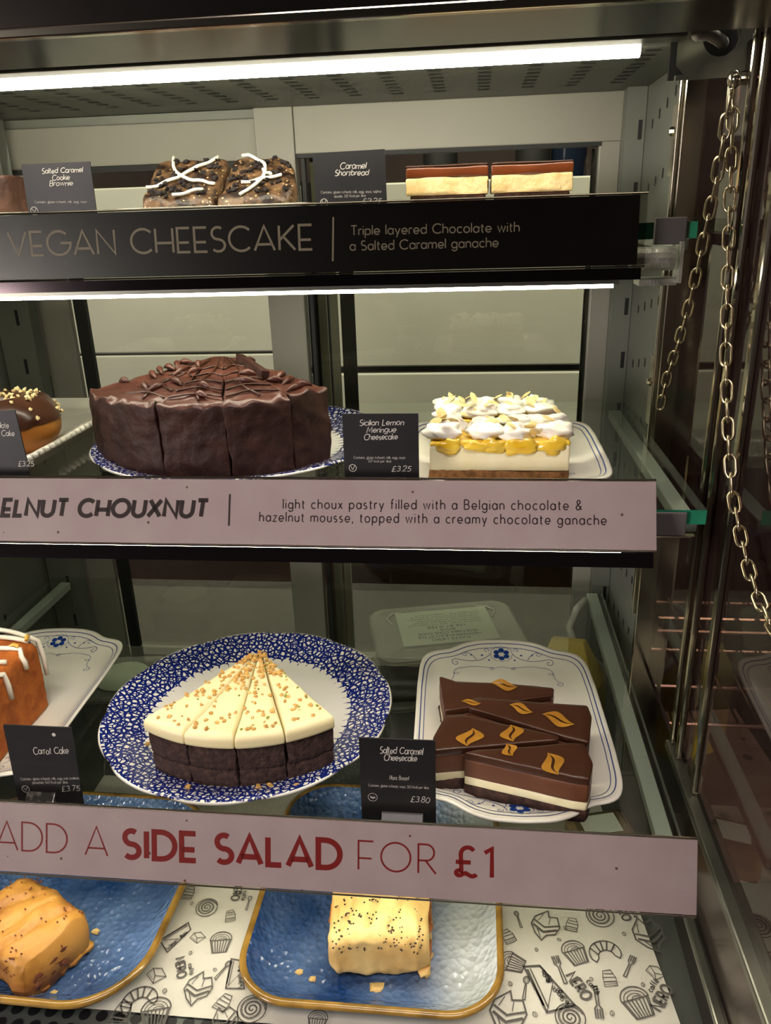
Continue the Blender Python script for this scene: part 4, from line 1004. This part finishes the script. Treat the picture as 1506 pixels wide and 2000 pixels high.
cookie_slice('cookie cake slice with crossed white icing lines, left one of the pair', [(-.286, .700), (-.224, .700), (-.220, .76), (-.290, .76)], 4,
    [bez((-.018, .028), (-.014, .0), (.004, -.006), (.030, -.012)), bez((-.031, -.014), (-.01, -.010), (.006, .008), (.024, .026)), bez((-.004, -.026), (.006, -.024), (.016, -.022), (.022, -.020))])
cookie_slice('cookie cake slice with a curved icing loop and rounded end, right one of the pair', [(-.2205, .700), (-.162, .700), (-.154, .718), (-.158, .745), (-.176, .76), (-.217, .76)], 7,
    [bez((-.028, .027), (.004, .022), (.006, -.012), (-.018, -.028)), bez((-.020, -.013), (-.008, -.010), (.004, -.004), (.014, -.004)), bez((-.004, .004), (.0, -.006), (.002, .004), (.004, -.002))])
def shortbread(label, x0, x1, sd):
    o = thing('shortbread_slice', label, 'shortbread', ((x0+x1)/2, .735, tz), 0, 'caramel shortbread slices'); hw = (x1-x0)/2
    pl = rounded([(-hw, -.028), (hw, -.028), (hw, .028), (-hw, .028)], .0012); pc = rounded([(-hw+.003, -.026), (hw-.002, -.026), (hw-.002, .026), (-hw+.003, .026)], .001)
    lump(B(), pc, .0, .0088, jit=.0004, freq=150, seed=sd, step=.003).build('chocolate_base', darkcrust, o, smooth=True)
    lump(B(), pl, .0089, .0225, jit=.0006, freq=150, seed=sd+1, step=.003).build('biscuit', short, o, smooth=True)
    lump(B(), pl, .0226, .0305, jit=.0004, freq=80, seed=sd+2, step=.003).build('caramel', caramel, o, smooth=True)
    lump(B(), pl, .0306, .032, jit=.0003, freq=80, seed=sd+3, step=.003, round_=.0005).build('chocolate_top', ganache, o, smooth=True)
shortbread('caramel shortbread slice, left one of the pair on the uppermost shelf', -.058, .0095, 3)
shortbread('caramel shortbread slice, right one of the pair, near the sign end', .0125, .078, 9)

# ---- doughnut
o = thing('ring_doughnut', 'golden ring doughnut with chocolate icing and chopped nuts', 'doughnut', (-.430, .665, ZM+.0095))
def ring(R0, r, z, zsq, name, m, a0=0, a1=360, sd=0, amp=.001):
    rg = []; n = 40
    for i in range(n):
        t = 2*pi*i/n; row = []
        for j in range(18):
            q = R(a0)+(R(a1)-R(a0))*j/18 if a1-a0 == 360 else R(a0)+(R(a1)-R(a0))*j/17
            p = Vector(((R0+r*math.cos(q))*math.cos(t), (R0+r*math.cos(q))*math.sin(t), z+r*zsq*math.sin(q)))
            p += noise.noise_vector(p*60+Vector((sd, 0, 0)))*amp; row.append(p)
        rg.append(row)
    b = B(); base = 0; m_ = 18
    for row in rg: b.v += [tuple(p) for p in row]
    for i in range(n):
        for j in range(m_ if a1-a0 == 360 else m_-1):
            b.f.append((i*m_+j, ((i+1) % n)*m_+j, ((i+1) % n)*m_+(j+1) % m_, i*m_+(j+1) % m_)); b.m.append(0)
    return b.build(name, m, o, smooth=True)
ring(.026, .023, .023, 1., 'dough', dough)
ring(.026, .0245, .0245, 1.05, 'chocolate_icing', ganache, 8, 178, 3, .0022)
rnd = random.Random(3); b = B()
for k in range(90):
    t = rnd.uniform(0, 2*pi); q = R(rnd.uniform(15, 140)); rr = .026+.0255*math.cos(q)
    b.blob((rr*math.cos(t), rr*math.sin(t), .0245+.0265*math.sin(q)), .0026, .0018, .0014, k, .3, 0, 6, 4, Euler((rnd.random()*3, rnd.random()*3, rnd.random()*3)))
b.build('chopped_nuts', mat('pale_nut', '#ecd49a', .6), o)['kind'] = 'stuff'

# ------------------------------------------------------------------ deck: paper, trays, pastries
pc = [at(1250, 1790, Z=ZD), at(1330, 2020, Z=ZD)]
pap = thing('greaseproof_paper', 'white greaseproof paper printed with grey cakes, spoons and cups on the case floor', 'paper', (-.1, .5, ZD))
xr_, yf = .158, .408
b = B(); nx, ny = 40, 20; vs = []
for j in range(ny+1):
    for i in range(nx+1):
        x = -.42+(xr_+.42)*i/nx; y = .424+(.700-.424)*j/ny; x += (.508-y)*.11*(i/nx)
        vs.append((x+.1, y-.5, .0012+.0008*abs(noise.noise(Vector((x*18, y*18, 1))))))
b.add(vs, [(j*(nx+1)+i, j*(nx+1)+i+1, (j+1)*(nx+1)+i+1, (j+1)*(nx+1)+i) for j in range(ny) for i in range(nx)])
po = b.build('sheet', paperm, pap, smooth=True)
def doodle(kind):
    L = []; a = lambda pts, w_=.05: L.append((pts, w_))
    if kind == 'spoon':
        a(A_(0, .36, .11, .15, 0, 360, 14)); a(A_(0, .36, .06, .09, 0, 360, 10), .03); a([(-.02, .2), (-.05, -.45), (.05, -.48), (.02, .2)])
    elif kind == 'fork':
        a([(-.03, .1), (-.05, -.48), (.05, -.48), (.03, .1), (.1, .2), (.1, .48)]); a([(-.03, .1), (-.1, .2), (-.1, .48)]); a([(-.035, .2), (-.035, .48)]); a([(.035, .2), (.035, .48)])
    elif kind == 'cupcake':
        a([(-.42, .1), (-.28, -.48), (.28, -.48), (.42, .1), (-.42, .1)])
        for k in range(-3, 4): a([(k*.12, .08), (k*.08, -.46)], .045)
        a(A_(0, .1, .44, .4, 0, 180)); a(A_(0, .1, .34, .28, 0, 180), .03); a(A_(0, .1, .24, .18, 0, 180), .03); a(A_(.05, .1, .14, .09, 0, 180), .03)
    elif kind == 'croissant':
        a(A_(0, -.05, .5, .45, -20, 200, 20)); a(A_(0, -.18, .26, .24, 0, 180, 14)); a([(.47, -.2), (.38, -.3), (.26, -.18)]); a([(-.47, -.2), (-.38, -.3), (-.26, -.18)])
        for t in (40, 70, 95, 120, 150): a([(.26*math.cos(R(t)), -.18+.24*math.sin(R(t))), (.5*math.cos(R(t-6)), -.05+.45*math.sin(R(t-6)))], .06)
    elif kind == 'swirl':
        a([(.46*(1-k/48)*math.cos(k*.42), .46*(1-k/48)*math.sin(k*.42)) for k in range(46)], .05); a(A_(0, 0, .5, .5, 0, 360, 24)); a([(.40*(1-k/48)*math.cos(k*.42+.3), .40*(1-k/48)*math.sin(k*.42+.3)) for k in range(40)], .025)
    elif kind == 'bean': a(A_(0, 0, .3, .4, 0, 360, 12), .12); a([(-.1, .35), (.08, 0), (-.05, -.35)], .1)
    elif kind == 'slice':
        a([(-.42, .48), (-.1, .5), (.44, -.36), (-.12, -.5), (-.42, .48)]); a([(-.36, .42), (-.16, -.36)], .05); a([(-.3, .44), (-.08, -.4)], .03); a([(-.1, .5), (.1, .12), (-.12, -.5)], .02)
        rn = random.Random(1)
        for k in range(26):
            t = rn.random(); x = -.05+t*.45+rn.uniform(-.08, .02); y = .4-t*.78+rn.uniform(-.08, 0); a(A_(x, y, .03, .03, 0, 360, 6), .02)
    elif kind == 'leaf':
        a([(0, .5), (-.3, .22), (-.36, -.05), (-.2, -.32), (0, -.5), (.1, -.3), (.32, -.2), (.4, .05), (.28, .35), (.06, .3), (0, .5)], .045)
        a([(-.3, .1), (.0, -.06), (.36, .1)]); a([(-.3, -.05), (0, -.22), (.34, -.05)], .07); a([(-.1, .35), (-.2, .1)], .025); a([(.1, .28), (.1, .05)], .025); a([(-.18, -.15), (-.04, -.42)], .03)
    elif kind == 'small':
        a([(-.3, .1), (-.36, -.42), (.3, -.42), (.34, .05), (-.3, .1)]); a([(-.3, .1), (-.2, .45), (.2, .48), (.34, .05)]); a([(-.2, .3), (.25, .25)], .06); a([(-.3, -.15), (.3, -.18)], .07); a([(-.32, -.3), (.3, -.3)], .04)
    elif kind == 'wrap':
        a([(-.45, .1), (-.2, .4), (.2, .36), (.48, -.1), (-.05, -.4), (-.45, .1)]); a([(-.2, .4), (-.05, .0), (.48, -.1)]); a([(-.05, 0), (-.05, -.4)]); a([(-.35, .1), (-.1, -.2)], .03)
    elif kind == 'beanrow': pass
    return L
b = B()
def draw(kind, px, py, size, rot):
    size *= .9
    p = at(px, py, Z=ZD+.002); cr, sr = math.cos(R(rot)), math.sin(R(rot)); s = size
    def fn(u, v): return (p.x+.1+(u*cr-v*sr)*s, p.y-.5+(u*sr+v*cr)*s, .0026)
    if kind == 'NERO':
        b.quads2d([[(x-.5, y) for x, y in q] for q in write('NERO', 1., .36, .085, track=.25)], fn)
        b.quads2d([[(x-.05, y+.5) for x, y in q] for q in write('caffè', .55, .18, .04, track=.25)], fn)
    else:
        for pts, w_ in doodle(kind): b.quads2d(ribbon(pts, w_*.85), fn)
for it in (('swirl', 404, 1773, .022, 20), ('NERO', 456, 1742, .022, -88), ('spoon', 485, 1765, .018, 0), ('small', 450, 1790, .015, 20), ('slice', 344, 1832, .030, -60), ('wrap', 386, 1832, .016, 20),
           ('cupcake', 431, 1841, .024, 10), ('NERO', 345, 1893, .022, -65), ('spoon', 435, 1896, .022, -25), ('leaf', 386, 1931, .034, 0), ('wrap', 305, 1906, .020, 10), ('small', 436, 1959, .018, -20),
           ('swirl', 492, 1971, .026, 0), ('croissant', 272, 1954, .032, 30), ('small', 237, 1981, .024, 0), ('cupcake', 304, 1979, .030, 15), ('bean', 372, 1862, .005, 0), ('bean', 420, 1895, .005, 40),
           ('bean', 322, 1936, .006, 20), ('slice', 462, 1905, .030, -10), ('bean', 470, 1745, .005, 0), ('leaf', 440, 1995, .03, 40), ('bean', 375, 1765, .005, 0), ('small', 368, 1745, .018, 0),
           ('spoon', 1013, 1797, .020, 15), ('leaf', 1064, 1808, .036, -15), ('small', 1117, 1807, .017, -10), ('swirl', 1172, 1789, .027, 40), ('NERO', 1206, 1782, .024, -65), ('leaf', 1266, 1826, .040, 20),
           ('cupcake', 1123, 1861, .026, 22), ('croissant', 1181, 1860, .030, 15), ('fork', 1094, 1894, .030, 15), ('fork', 1229, 1888, .026, -28), ('small', 993, 1830, .017, 30), ('cupcake', 1000, 1880, .024, 70),
           ('slice', 1072, 1931, .046, 5), ('NERO', 1123, 1931, .027, -60), ('fork', 1167, 1958, .032, 180), ('small', 1190, 1912, .018, 10), ('wrap', 1280, 1901, .018, 0), ('cupcake', 1244, 1958, .030, 20),
           ('NERO', 1303, 1955, .027, 55), ('spoon', 1026, 1931, .024, -10), ('swirl', 1114, 1988, .026, 20), ('leaf', 991, 1978, .042, -10), ('bean', 1104, 1813, .005, 30), ('bean', 1048, 1856, .005, 0),
           ('bean', 1092, 1836, .005, 50), ('bean', 1155, 1913, .005, 0), ('bean', 1219, 1825, .0055, 0), ('bean', 997, 1922, .0055, 20), ('bean', 1256, 1924, .0055, 0), ('bean', 1045, 1982, .006, 30), ('bean', 1196, 1980, .006, 0),
           ('cupcake', 620, 1995, .02, 0)):
    draw(*it)
b.flat = True; b.build('printed_pattern', ink, pap)

def tray(label, cx, cy, hx, hy, rad, rz=0., glz=trayglaze):
    o = thing('serving_tray', label, 'tray', (cx, cy, ZD+.0025), rz, 'blue glazed trays')
    prof = [(.06, 0), (.022, 0), (.008, .008), (.0, .019), (.0006, .0212), (.003, .0222), (.006, .0212), (.010, .016), (.022, .0065), (.034, .0045), (hx*.55, .004), (hx*.9, .004)]
    rect_dish(hx, hy, rad, prof, 'tray_body', [glz, trayrim], o, ms=[0, 0, 1, 1, 1, 1, 0, 0, 0, 0, 0], n=14)
    return o
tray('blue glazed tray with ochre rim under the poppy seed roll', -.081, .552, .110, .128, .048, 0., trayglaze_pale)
tray('blue glazed tray with dark rim under the browned sausage roll', -.385, .528, .124, .120, .062, R(-1))
def roll(label, cx, cy, rz, L_, W_, H_, crustm, fillm, seedm, sd, nseed, fill_side=1):
    o = thing('sausage_roll', label, 'pastry', (cx, cy, ZD+.0070), R(rz), 'savoury pastry rolls'); rnd = random.Random(sd)
    n, k = 48, 64; rg = []
    def sec(t, q, sc=1.):
        ex = .62; c, s = math.cos(q), math.sin(q)
        y = W_/2*math.copysign(abs(c)**ex, c); z = H_/2*math.copysign(abs(s)**ex, s)
        y *= sc*(1+.05*math.sin(t*5+sd)); z *= sc*(1+.05*math.sin(t*7+sd*2))
        return y, z+H_/2
    for i in range(n+1):
        t = i/n; x = -L_/2+L_*t; e = 1-.16*max(0, abs(2*t-1)-.8)/.2
        row = []
        for j in range(k):
            y, z = sec(t, 2*pi*j/k, e); p = Vector((x, y, z)); v = noise.noise_vector(p*38+Vector((sd, 0, 0)))*.0042+noise.noise_vector(p*110)*.0014+noise.noise_vector(p*300)*.0004
            cut = 0
            if z > H_*.72: # slashes across the top
                for c0 in (-.24, 0., .24):
                    dd = abs(x/L_-c0-.3*y/W_); cut = max(cut, max(0, 1-dd/.045))*min(1, (z/H_-.72)/.15)*(1 if abs(y) < W_*.36 else .2)
            row.append((x+v.x, y+v.y, max(0.0002, z+v.z-.0042*cut)))
        rg.append(row)
    B().rings(rg, cap0=True, cap1=True).build('crust', crustm, o, smooth=True)
    for s_ in (1, -1):
        b = B()
        for q in range(9): b.blob((s_*(L_/2-.0012), rnd.uniform(-W_*.26, W_*.26), H_*(.28+.36*rnd.random())), .0035, .008, .006, q+sd, .3, 0, 9, 7)
        b.build('filling', fillm, o, smooth=True)
    b = B(); cnt = 0
    while cnt < nseed:
        t = rnd.uniform(.05, .95); q = rnd.uniform(.15, pi-.15); y, z = sec(t, q); x = -L_/2+L_*t
        b.blob((x, y, z+.0006), .0009 if seedm is seed else .0014, .0008, .0007, cnt, .2, 0, 5, 3); cnt += 1
    b.build('seeds', seedm, o)['kind'] = 'stuff'
    b = B()
    for q in range(5):  # flaky lifted edge
        y0 = -W_/2+W_*q/4; b.blob((L_/2-.003, y0*.72, H_*.12), .006, .008, .003, q, .4, 0, 9, 6)
    b.build('pastry_flake', crustm, o, smooth=True)
    return o
roll('pale golden pastry roll dotted with black poppy seeds', -.075, .500, 3, .082, .082, .056, palepastry, orangefill, seed, 2, 330)
roll('browned sausage roll with meat filling showing at its open end', -.377, .464, -27, .085, .072, .046, pastry, filling, seedbrown, 7, 90)
for j, (px, py, s_) in enumerate(((735, 1930, .006), (585, 1899, .003), (610, 1912, .003), (186, 1820, .004), (105, 1940, .004))):
    p = at(px, py, Z=ZD+.008); b = B().blob((0, 0, .0012), s_, s_*.8, .0014, j+3, .4, 0, 8, 5)
    q = b.build('pastry_flake', palepastry, loc=(p.x, p.y, ZD+.0068)); tag(q, 'flake of pastry fallen on the blue tray %s' % ('in front of the poppy seed roll' if j < 3 else 'beside the browned sausage roll'), 'crumb', 'pastry flakes on the tray '+('of the poppy seed roll' if j < 3 else 'of the sausage roll'))

# ------------------------------------------------------------------ stored goods behind, on the case floor
def tub(label, cx, cy, z, hx, hy, h, rz, fillm, lab=None):
    o = thing('food_tub', label, 'tub', (cx, cy, z), R(rz), 'plastic tubs stored under the shelf')
    rect_dish(hx, hy, .022, [(.05, 0), (.016, 0), (.010, .003), (.003, h-.008), (0, h-.007), (0, h-.004), (.003, h-.0035), (.012, .005), (.05, .005)], 'tub_body', tubm, o)
    rect_dish(hx-.014, hy-.014, .014, [(.03, .0055), (.004, .0055), (0, .012), (0, h*.62), (.004, h*.66), (.03, h*.67)], 'contents', fillm, o)
    rect_dish(hx+.001, hy+.001, .023, [(.05, h-.0032), (0, h-.0032), (0, h), (.004, h+.001), (.010, h-.001), (.05, h-.001)], 'lid', tubm, o)
    return o
tc_ = (-.031, .835)
tub('clear tub at the bottom of the stack behind the flowered plate', tc_[0], tc_[1], ZD, .088, .062, .066, 13, pinkfill)
t2 = tub('clear tub with pale printed label on its lid, on the stack top', tc_[0], tc_[1], ZD+.067, .088, .062, .062, 13, pinkfill)
b = B().box((-.056, -.034, .0625), (.058, .046, .0630)); b.build('label', labelm, t2)
b = B(); rws = [('CAFFE NERO', .045, .0046), ('MEDITERRANEAN STYLE', .075, .0042), ('VEGETABLE COUS COUS', .072, .0042), ('BOX', .018, .0042), ('USE BY 15 FEB', .045, .0046)]
G['Y'] = (.7, [[(0, 1), (.35, .5), (.7, 1)], [(.35, .5), (.35, 0)]])
y = -.028
for s, wd, hh in rws:
    b.quads2d(write(s, wd, hh, .0007, track=.25), lambda u, v: (.001+wd/2-u, y+hh-v+.0, .0633)); y += hh+.0030
for k in range(6):
    s = ['contains wheat and milk keep cold', 'store below five degrees and eat', 'within two days of opening pack', 'vegetable cous cous with peppers', 'and roasted tomato dressing', 'suitable for vegetarians'][k]
    b.quads2d(write(s, .09-.006*(k % 3), .0026, .0004, track=.25), lambda u, v: (.046-u, y+.0026-v, .0633)); y += .0048
b.flat = True; b.build('label_print', greyink, t2)
b = B()
for s_ in (1, -1): b.tube([(s_*.062, .02, .0622), (s_*.068, .035, .0625), (s_*.060, .046, .0625), (s_*.045, .050, .0625)], .0012, 6)
b.build('lid_ridge', whitecable, t2, smooth=True)
p = at(270, 1330, Z=ZD+.045)
o = tub('clear tub with dark filling left of the blue net plate, under the glass', p.x-.02, p.y+.0, ZD, .055, .05, .05, 6, mat('dark_filling', '#4a3a22', .6, 0, ('#7a6a3a', 40, .35, .7), (60, .6)))
b = B(); b.rings([[(.034*math.cos(2*pi*k/24)-.0, .034*math.sin(2*pi*k/24), z) for k in range(24)] for z in (.0515, .052)]); b.build('label', labelm, o)
o = thing('butter_pack', 'yellow pack with green corner leaning at the back right of case floor', 'pack', tuple(at(1115, 1300, Y=.80).xy)+(ZD,), R(-28))
b = B().rings([[(-.03, -.02, 0), (.04, -.02, 0), (.04, .02, 0), (-.03, .02, 0)], [(-.032, -.02, .10), (.036, -.02, .09), (.036, .02, .09), (-.032, .02, .10)], [(-.024, -.004, .135), (.014, -.004, .142), (.014, .004, .142), (-.024, .004, .135)]]); b.build('carton', yellow, o, bevel=.001)
B().box((.018, -.0206, .0), (.041, -.0198, .05)).build('green_corner', greencard, o)
b = B(); b.quads2d(write('Bottled drinks', .05, .008, .0009, track=.2, slant=.2), lambda u, v: (-.002+v, -.0207, .085-u)); b.flat = True; b.build('lettering', greyink, o)
b = B(); pts = [at(1143, 1172, Z=CAMH-.457), at(1126, 1190, Y=.85), at(1112, 1225, Y=.84), at(1122, 1262, Y=.83), at(1160, 1290, Y=.82), at(1190, 1315, Y=.81), at(1215, 1345, Y=.80)]
fine = []
for i in range(len(pts)-1):
    for k in range(4): fine.append(pts[i].lerp(pts[i+1], k/4))
fine.append(pts[-1])
hz = thing('drain_hose', 'white plastic hose curving down at the back right corner', 'hose', tuple(pts[-1]))
B().tube([p-pts[-1] for p in fine], .0042, 10).build('hose', whitecable, hz, smooth=True)
b = B().box((-.03, -.02, 0), (.03, .02, .04)); o = thing('sandwich_pack', 'small dark wrapped pack behind the lowest sign, right of the flowered plate', 'pack', (.125, .62, ZD), R(15))
b.build('wrapper', mat('wrapper', '#5a4a34', .25, 0, ('#8a7a52', 30, .4, .7), (40, .5)), o, bevel=.006)
B().box((-.018, -.012, .0405), (.018, .012, .041)).build('label', labelm, o)

# ------------------------------------------------------------------ chains on the right side panel
def link_mesh():
    b = B(); pts = []
    for k in range(24):
        t = 2*pi*k/24; pts.append((.0034*math.cos(t), 0, .0052*math.sin(t)+(.0030 if math.sin(t) > 0 else -.0030)*1))
    b.tube(pts, .00105, 7, closed=True); return b
def chain(label, path, hang):
    o = thing('steel_chain', label, 'chain', tuple(path[0]), 0, 'steel chains on the side panel')
    pts = [p-path[0] for p in path]; seg = []
    for a, c in zip(pts, pts[1:]):
        n_ = max(1, int((c-a).length/.0005))
        for k in range(n_): seg.append(a.lerp(c, k/n_))
    seg.append(pts[-1]); pitch = .0131; first = None; acc = 0; idx = 0; last = seg[0]; nxt = pitch/2
    for i in range(1, len(seg)):
        acc += (seg[i]-seg[i-1]).length
        if acc >= nxt:
            d = (seg[min(i+8, len(seg)-1)]-seg[max(i-8, 0)]).normalized()
            q = d.to_track_quat('Z', 'Y')
            M = q.to_matrix().to_4x4() @ Matrix.Rotation(R(20 if idx % 2 else 110), 4, 'Z')
            if first is None: first = link_mesh().build('link', chain_m, o, smooth=True); l = first
            else: l = first.copy(); COL.objects.link(l); l.parent = o
            l.matrix_local = Matrix.Translation(seg[i]) @ M; idx += 1; nxt += pitch
    return o
XC = XR-.013
sc_pt = at(1436, 165, X=XC)
pa = [at(px, py, X=XC) for px, py in ((1433, 175), (1431, 250), (1425, 400), (1421, 550), (1418, 700), (1420, 790), (1424, 880), (1430, 960), (1445, 1040), (1462, 1110), (1482, 1170), (1502, 1215), (1530, 1255), (1570, 1300))]
chain('bright steel chain hanging straight from the screw on the right panel', pa, 1)
XC2 = XR-.023
pb = [at(px, py, X=XC2) for px, py in ((1428, 180), (1415, 260), (1398, 360), (1380, 440), (1364, 520), (1345, 600), (1325, 670), (1305, 730), (1290, 790))]
chain('duller thin steel chain slanting back along the right panel', pb, 0)
o = thing('panel_screw', 'domed steel screw holding the two chains on right panel', 'screw', tuple(sc_pt))
B().blob((-.001, 0, .003), .0045, .0058, .0058, 0, 0, 0, 14, 10).build('head', chrome, o, smooth=True)
B().tube([(0, 0, .003), (.014, 0, .003)], .002, 8).build('shank', chrome, o)

# ------------------------------------------------------------------ behind the doors: back counter
o = thing('back_counter', 'dark back counter seen through the glass doors of the case', 'counter', (-.1, 1.75, 0))
B().box((-1.6, -.35, 0), (1.6, .35, 1.05)).build('cabinet', wood, o); B().box((-1.62, -.38, 1.05), (1.62, .36, 1.09)).build('worktop', darkcounter, o, bevel=.004)
yb = 1.5
def pale(label, x0p, x1p, rows, name='drinks_fridge'):
    a = at(x0p, 640, Y=yb); c = at(x1p, 640, Y=yb); o = thing(name, label, 'appliance', ((a.x+c.x)/2, yb, 1.09), 0, 'pale appliances on the back counter')
    hw = (c.x-a.x)/2; ztop = at((x0p+x1p)/2, rows[0][0], Y=yb).z
    B().box((-hw, .02, 0), (hw, .40, ztop-1.09)).build('body', black, o)
    for (ya, yc) in rows:
        z1, z0 = at((x0p+x1p)/2, ya, Y=yb).z-1.09, max(at((x0p+x1p)/2, yc, Y=yb).z-1.09, .002)
        B().box((-hw+.01, 0, z0), (hw-.01, .02, z1)).build('front_panel', applm, o, bevel=.003)
pale('pale two panel appliance behind the right glass door', 640, 1160, ((352, 715), (728, 960)))
pale('pale wide appliance behind the left glass door', 112, 600, ((362, 689), (693, 960)))
rnd = random.Random(8)
for k, px in enumerate((690, 860, 1040, 1110)):
    p = at(px, 330, Y=1.75); ob = thing('bottle', ('dark glass bottle standing on the pale appliance, %s') % ('leftmost', 'second from left', 'third from left', 'rightmost')[k], 'bottle', (p.x, 1.75, at(900, 352, Y=yb).z), 0, 'bottles on the appliance')
    prof = [(.001, 0), (.034, 0), (.035, .01), (.035, .15), (.028, .18), (.012, .21), (.012, .26), (.001, .261)]
    B().rings([[(r*math.cos(2*pi*j/20), r*math.sin(2*pi*j/20), z) for j in range(20)] for r, z in prof]).build('glass_body', bottleblue if k == 3 else rubber, ob, smooth=True)
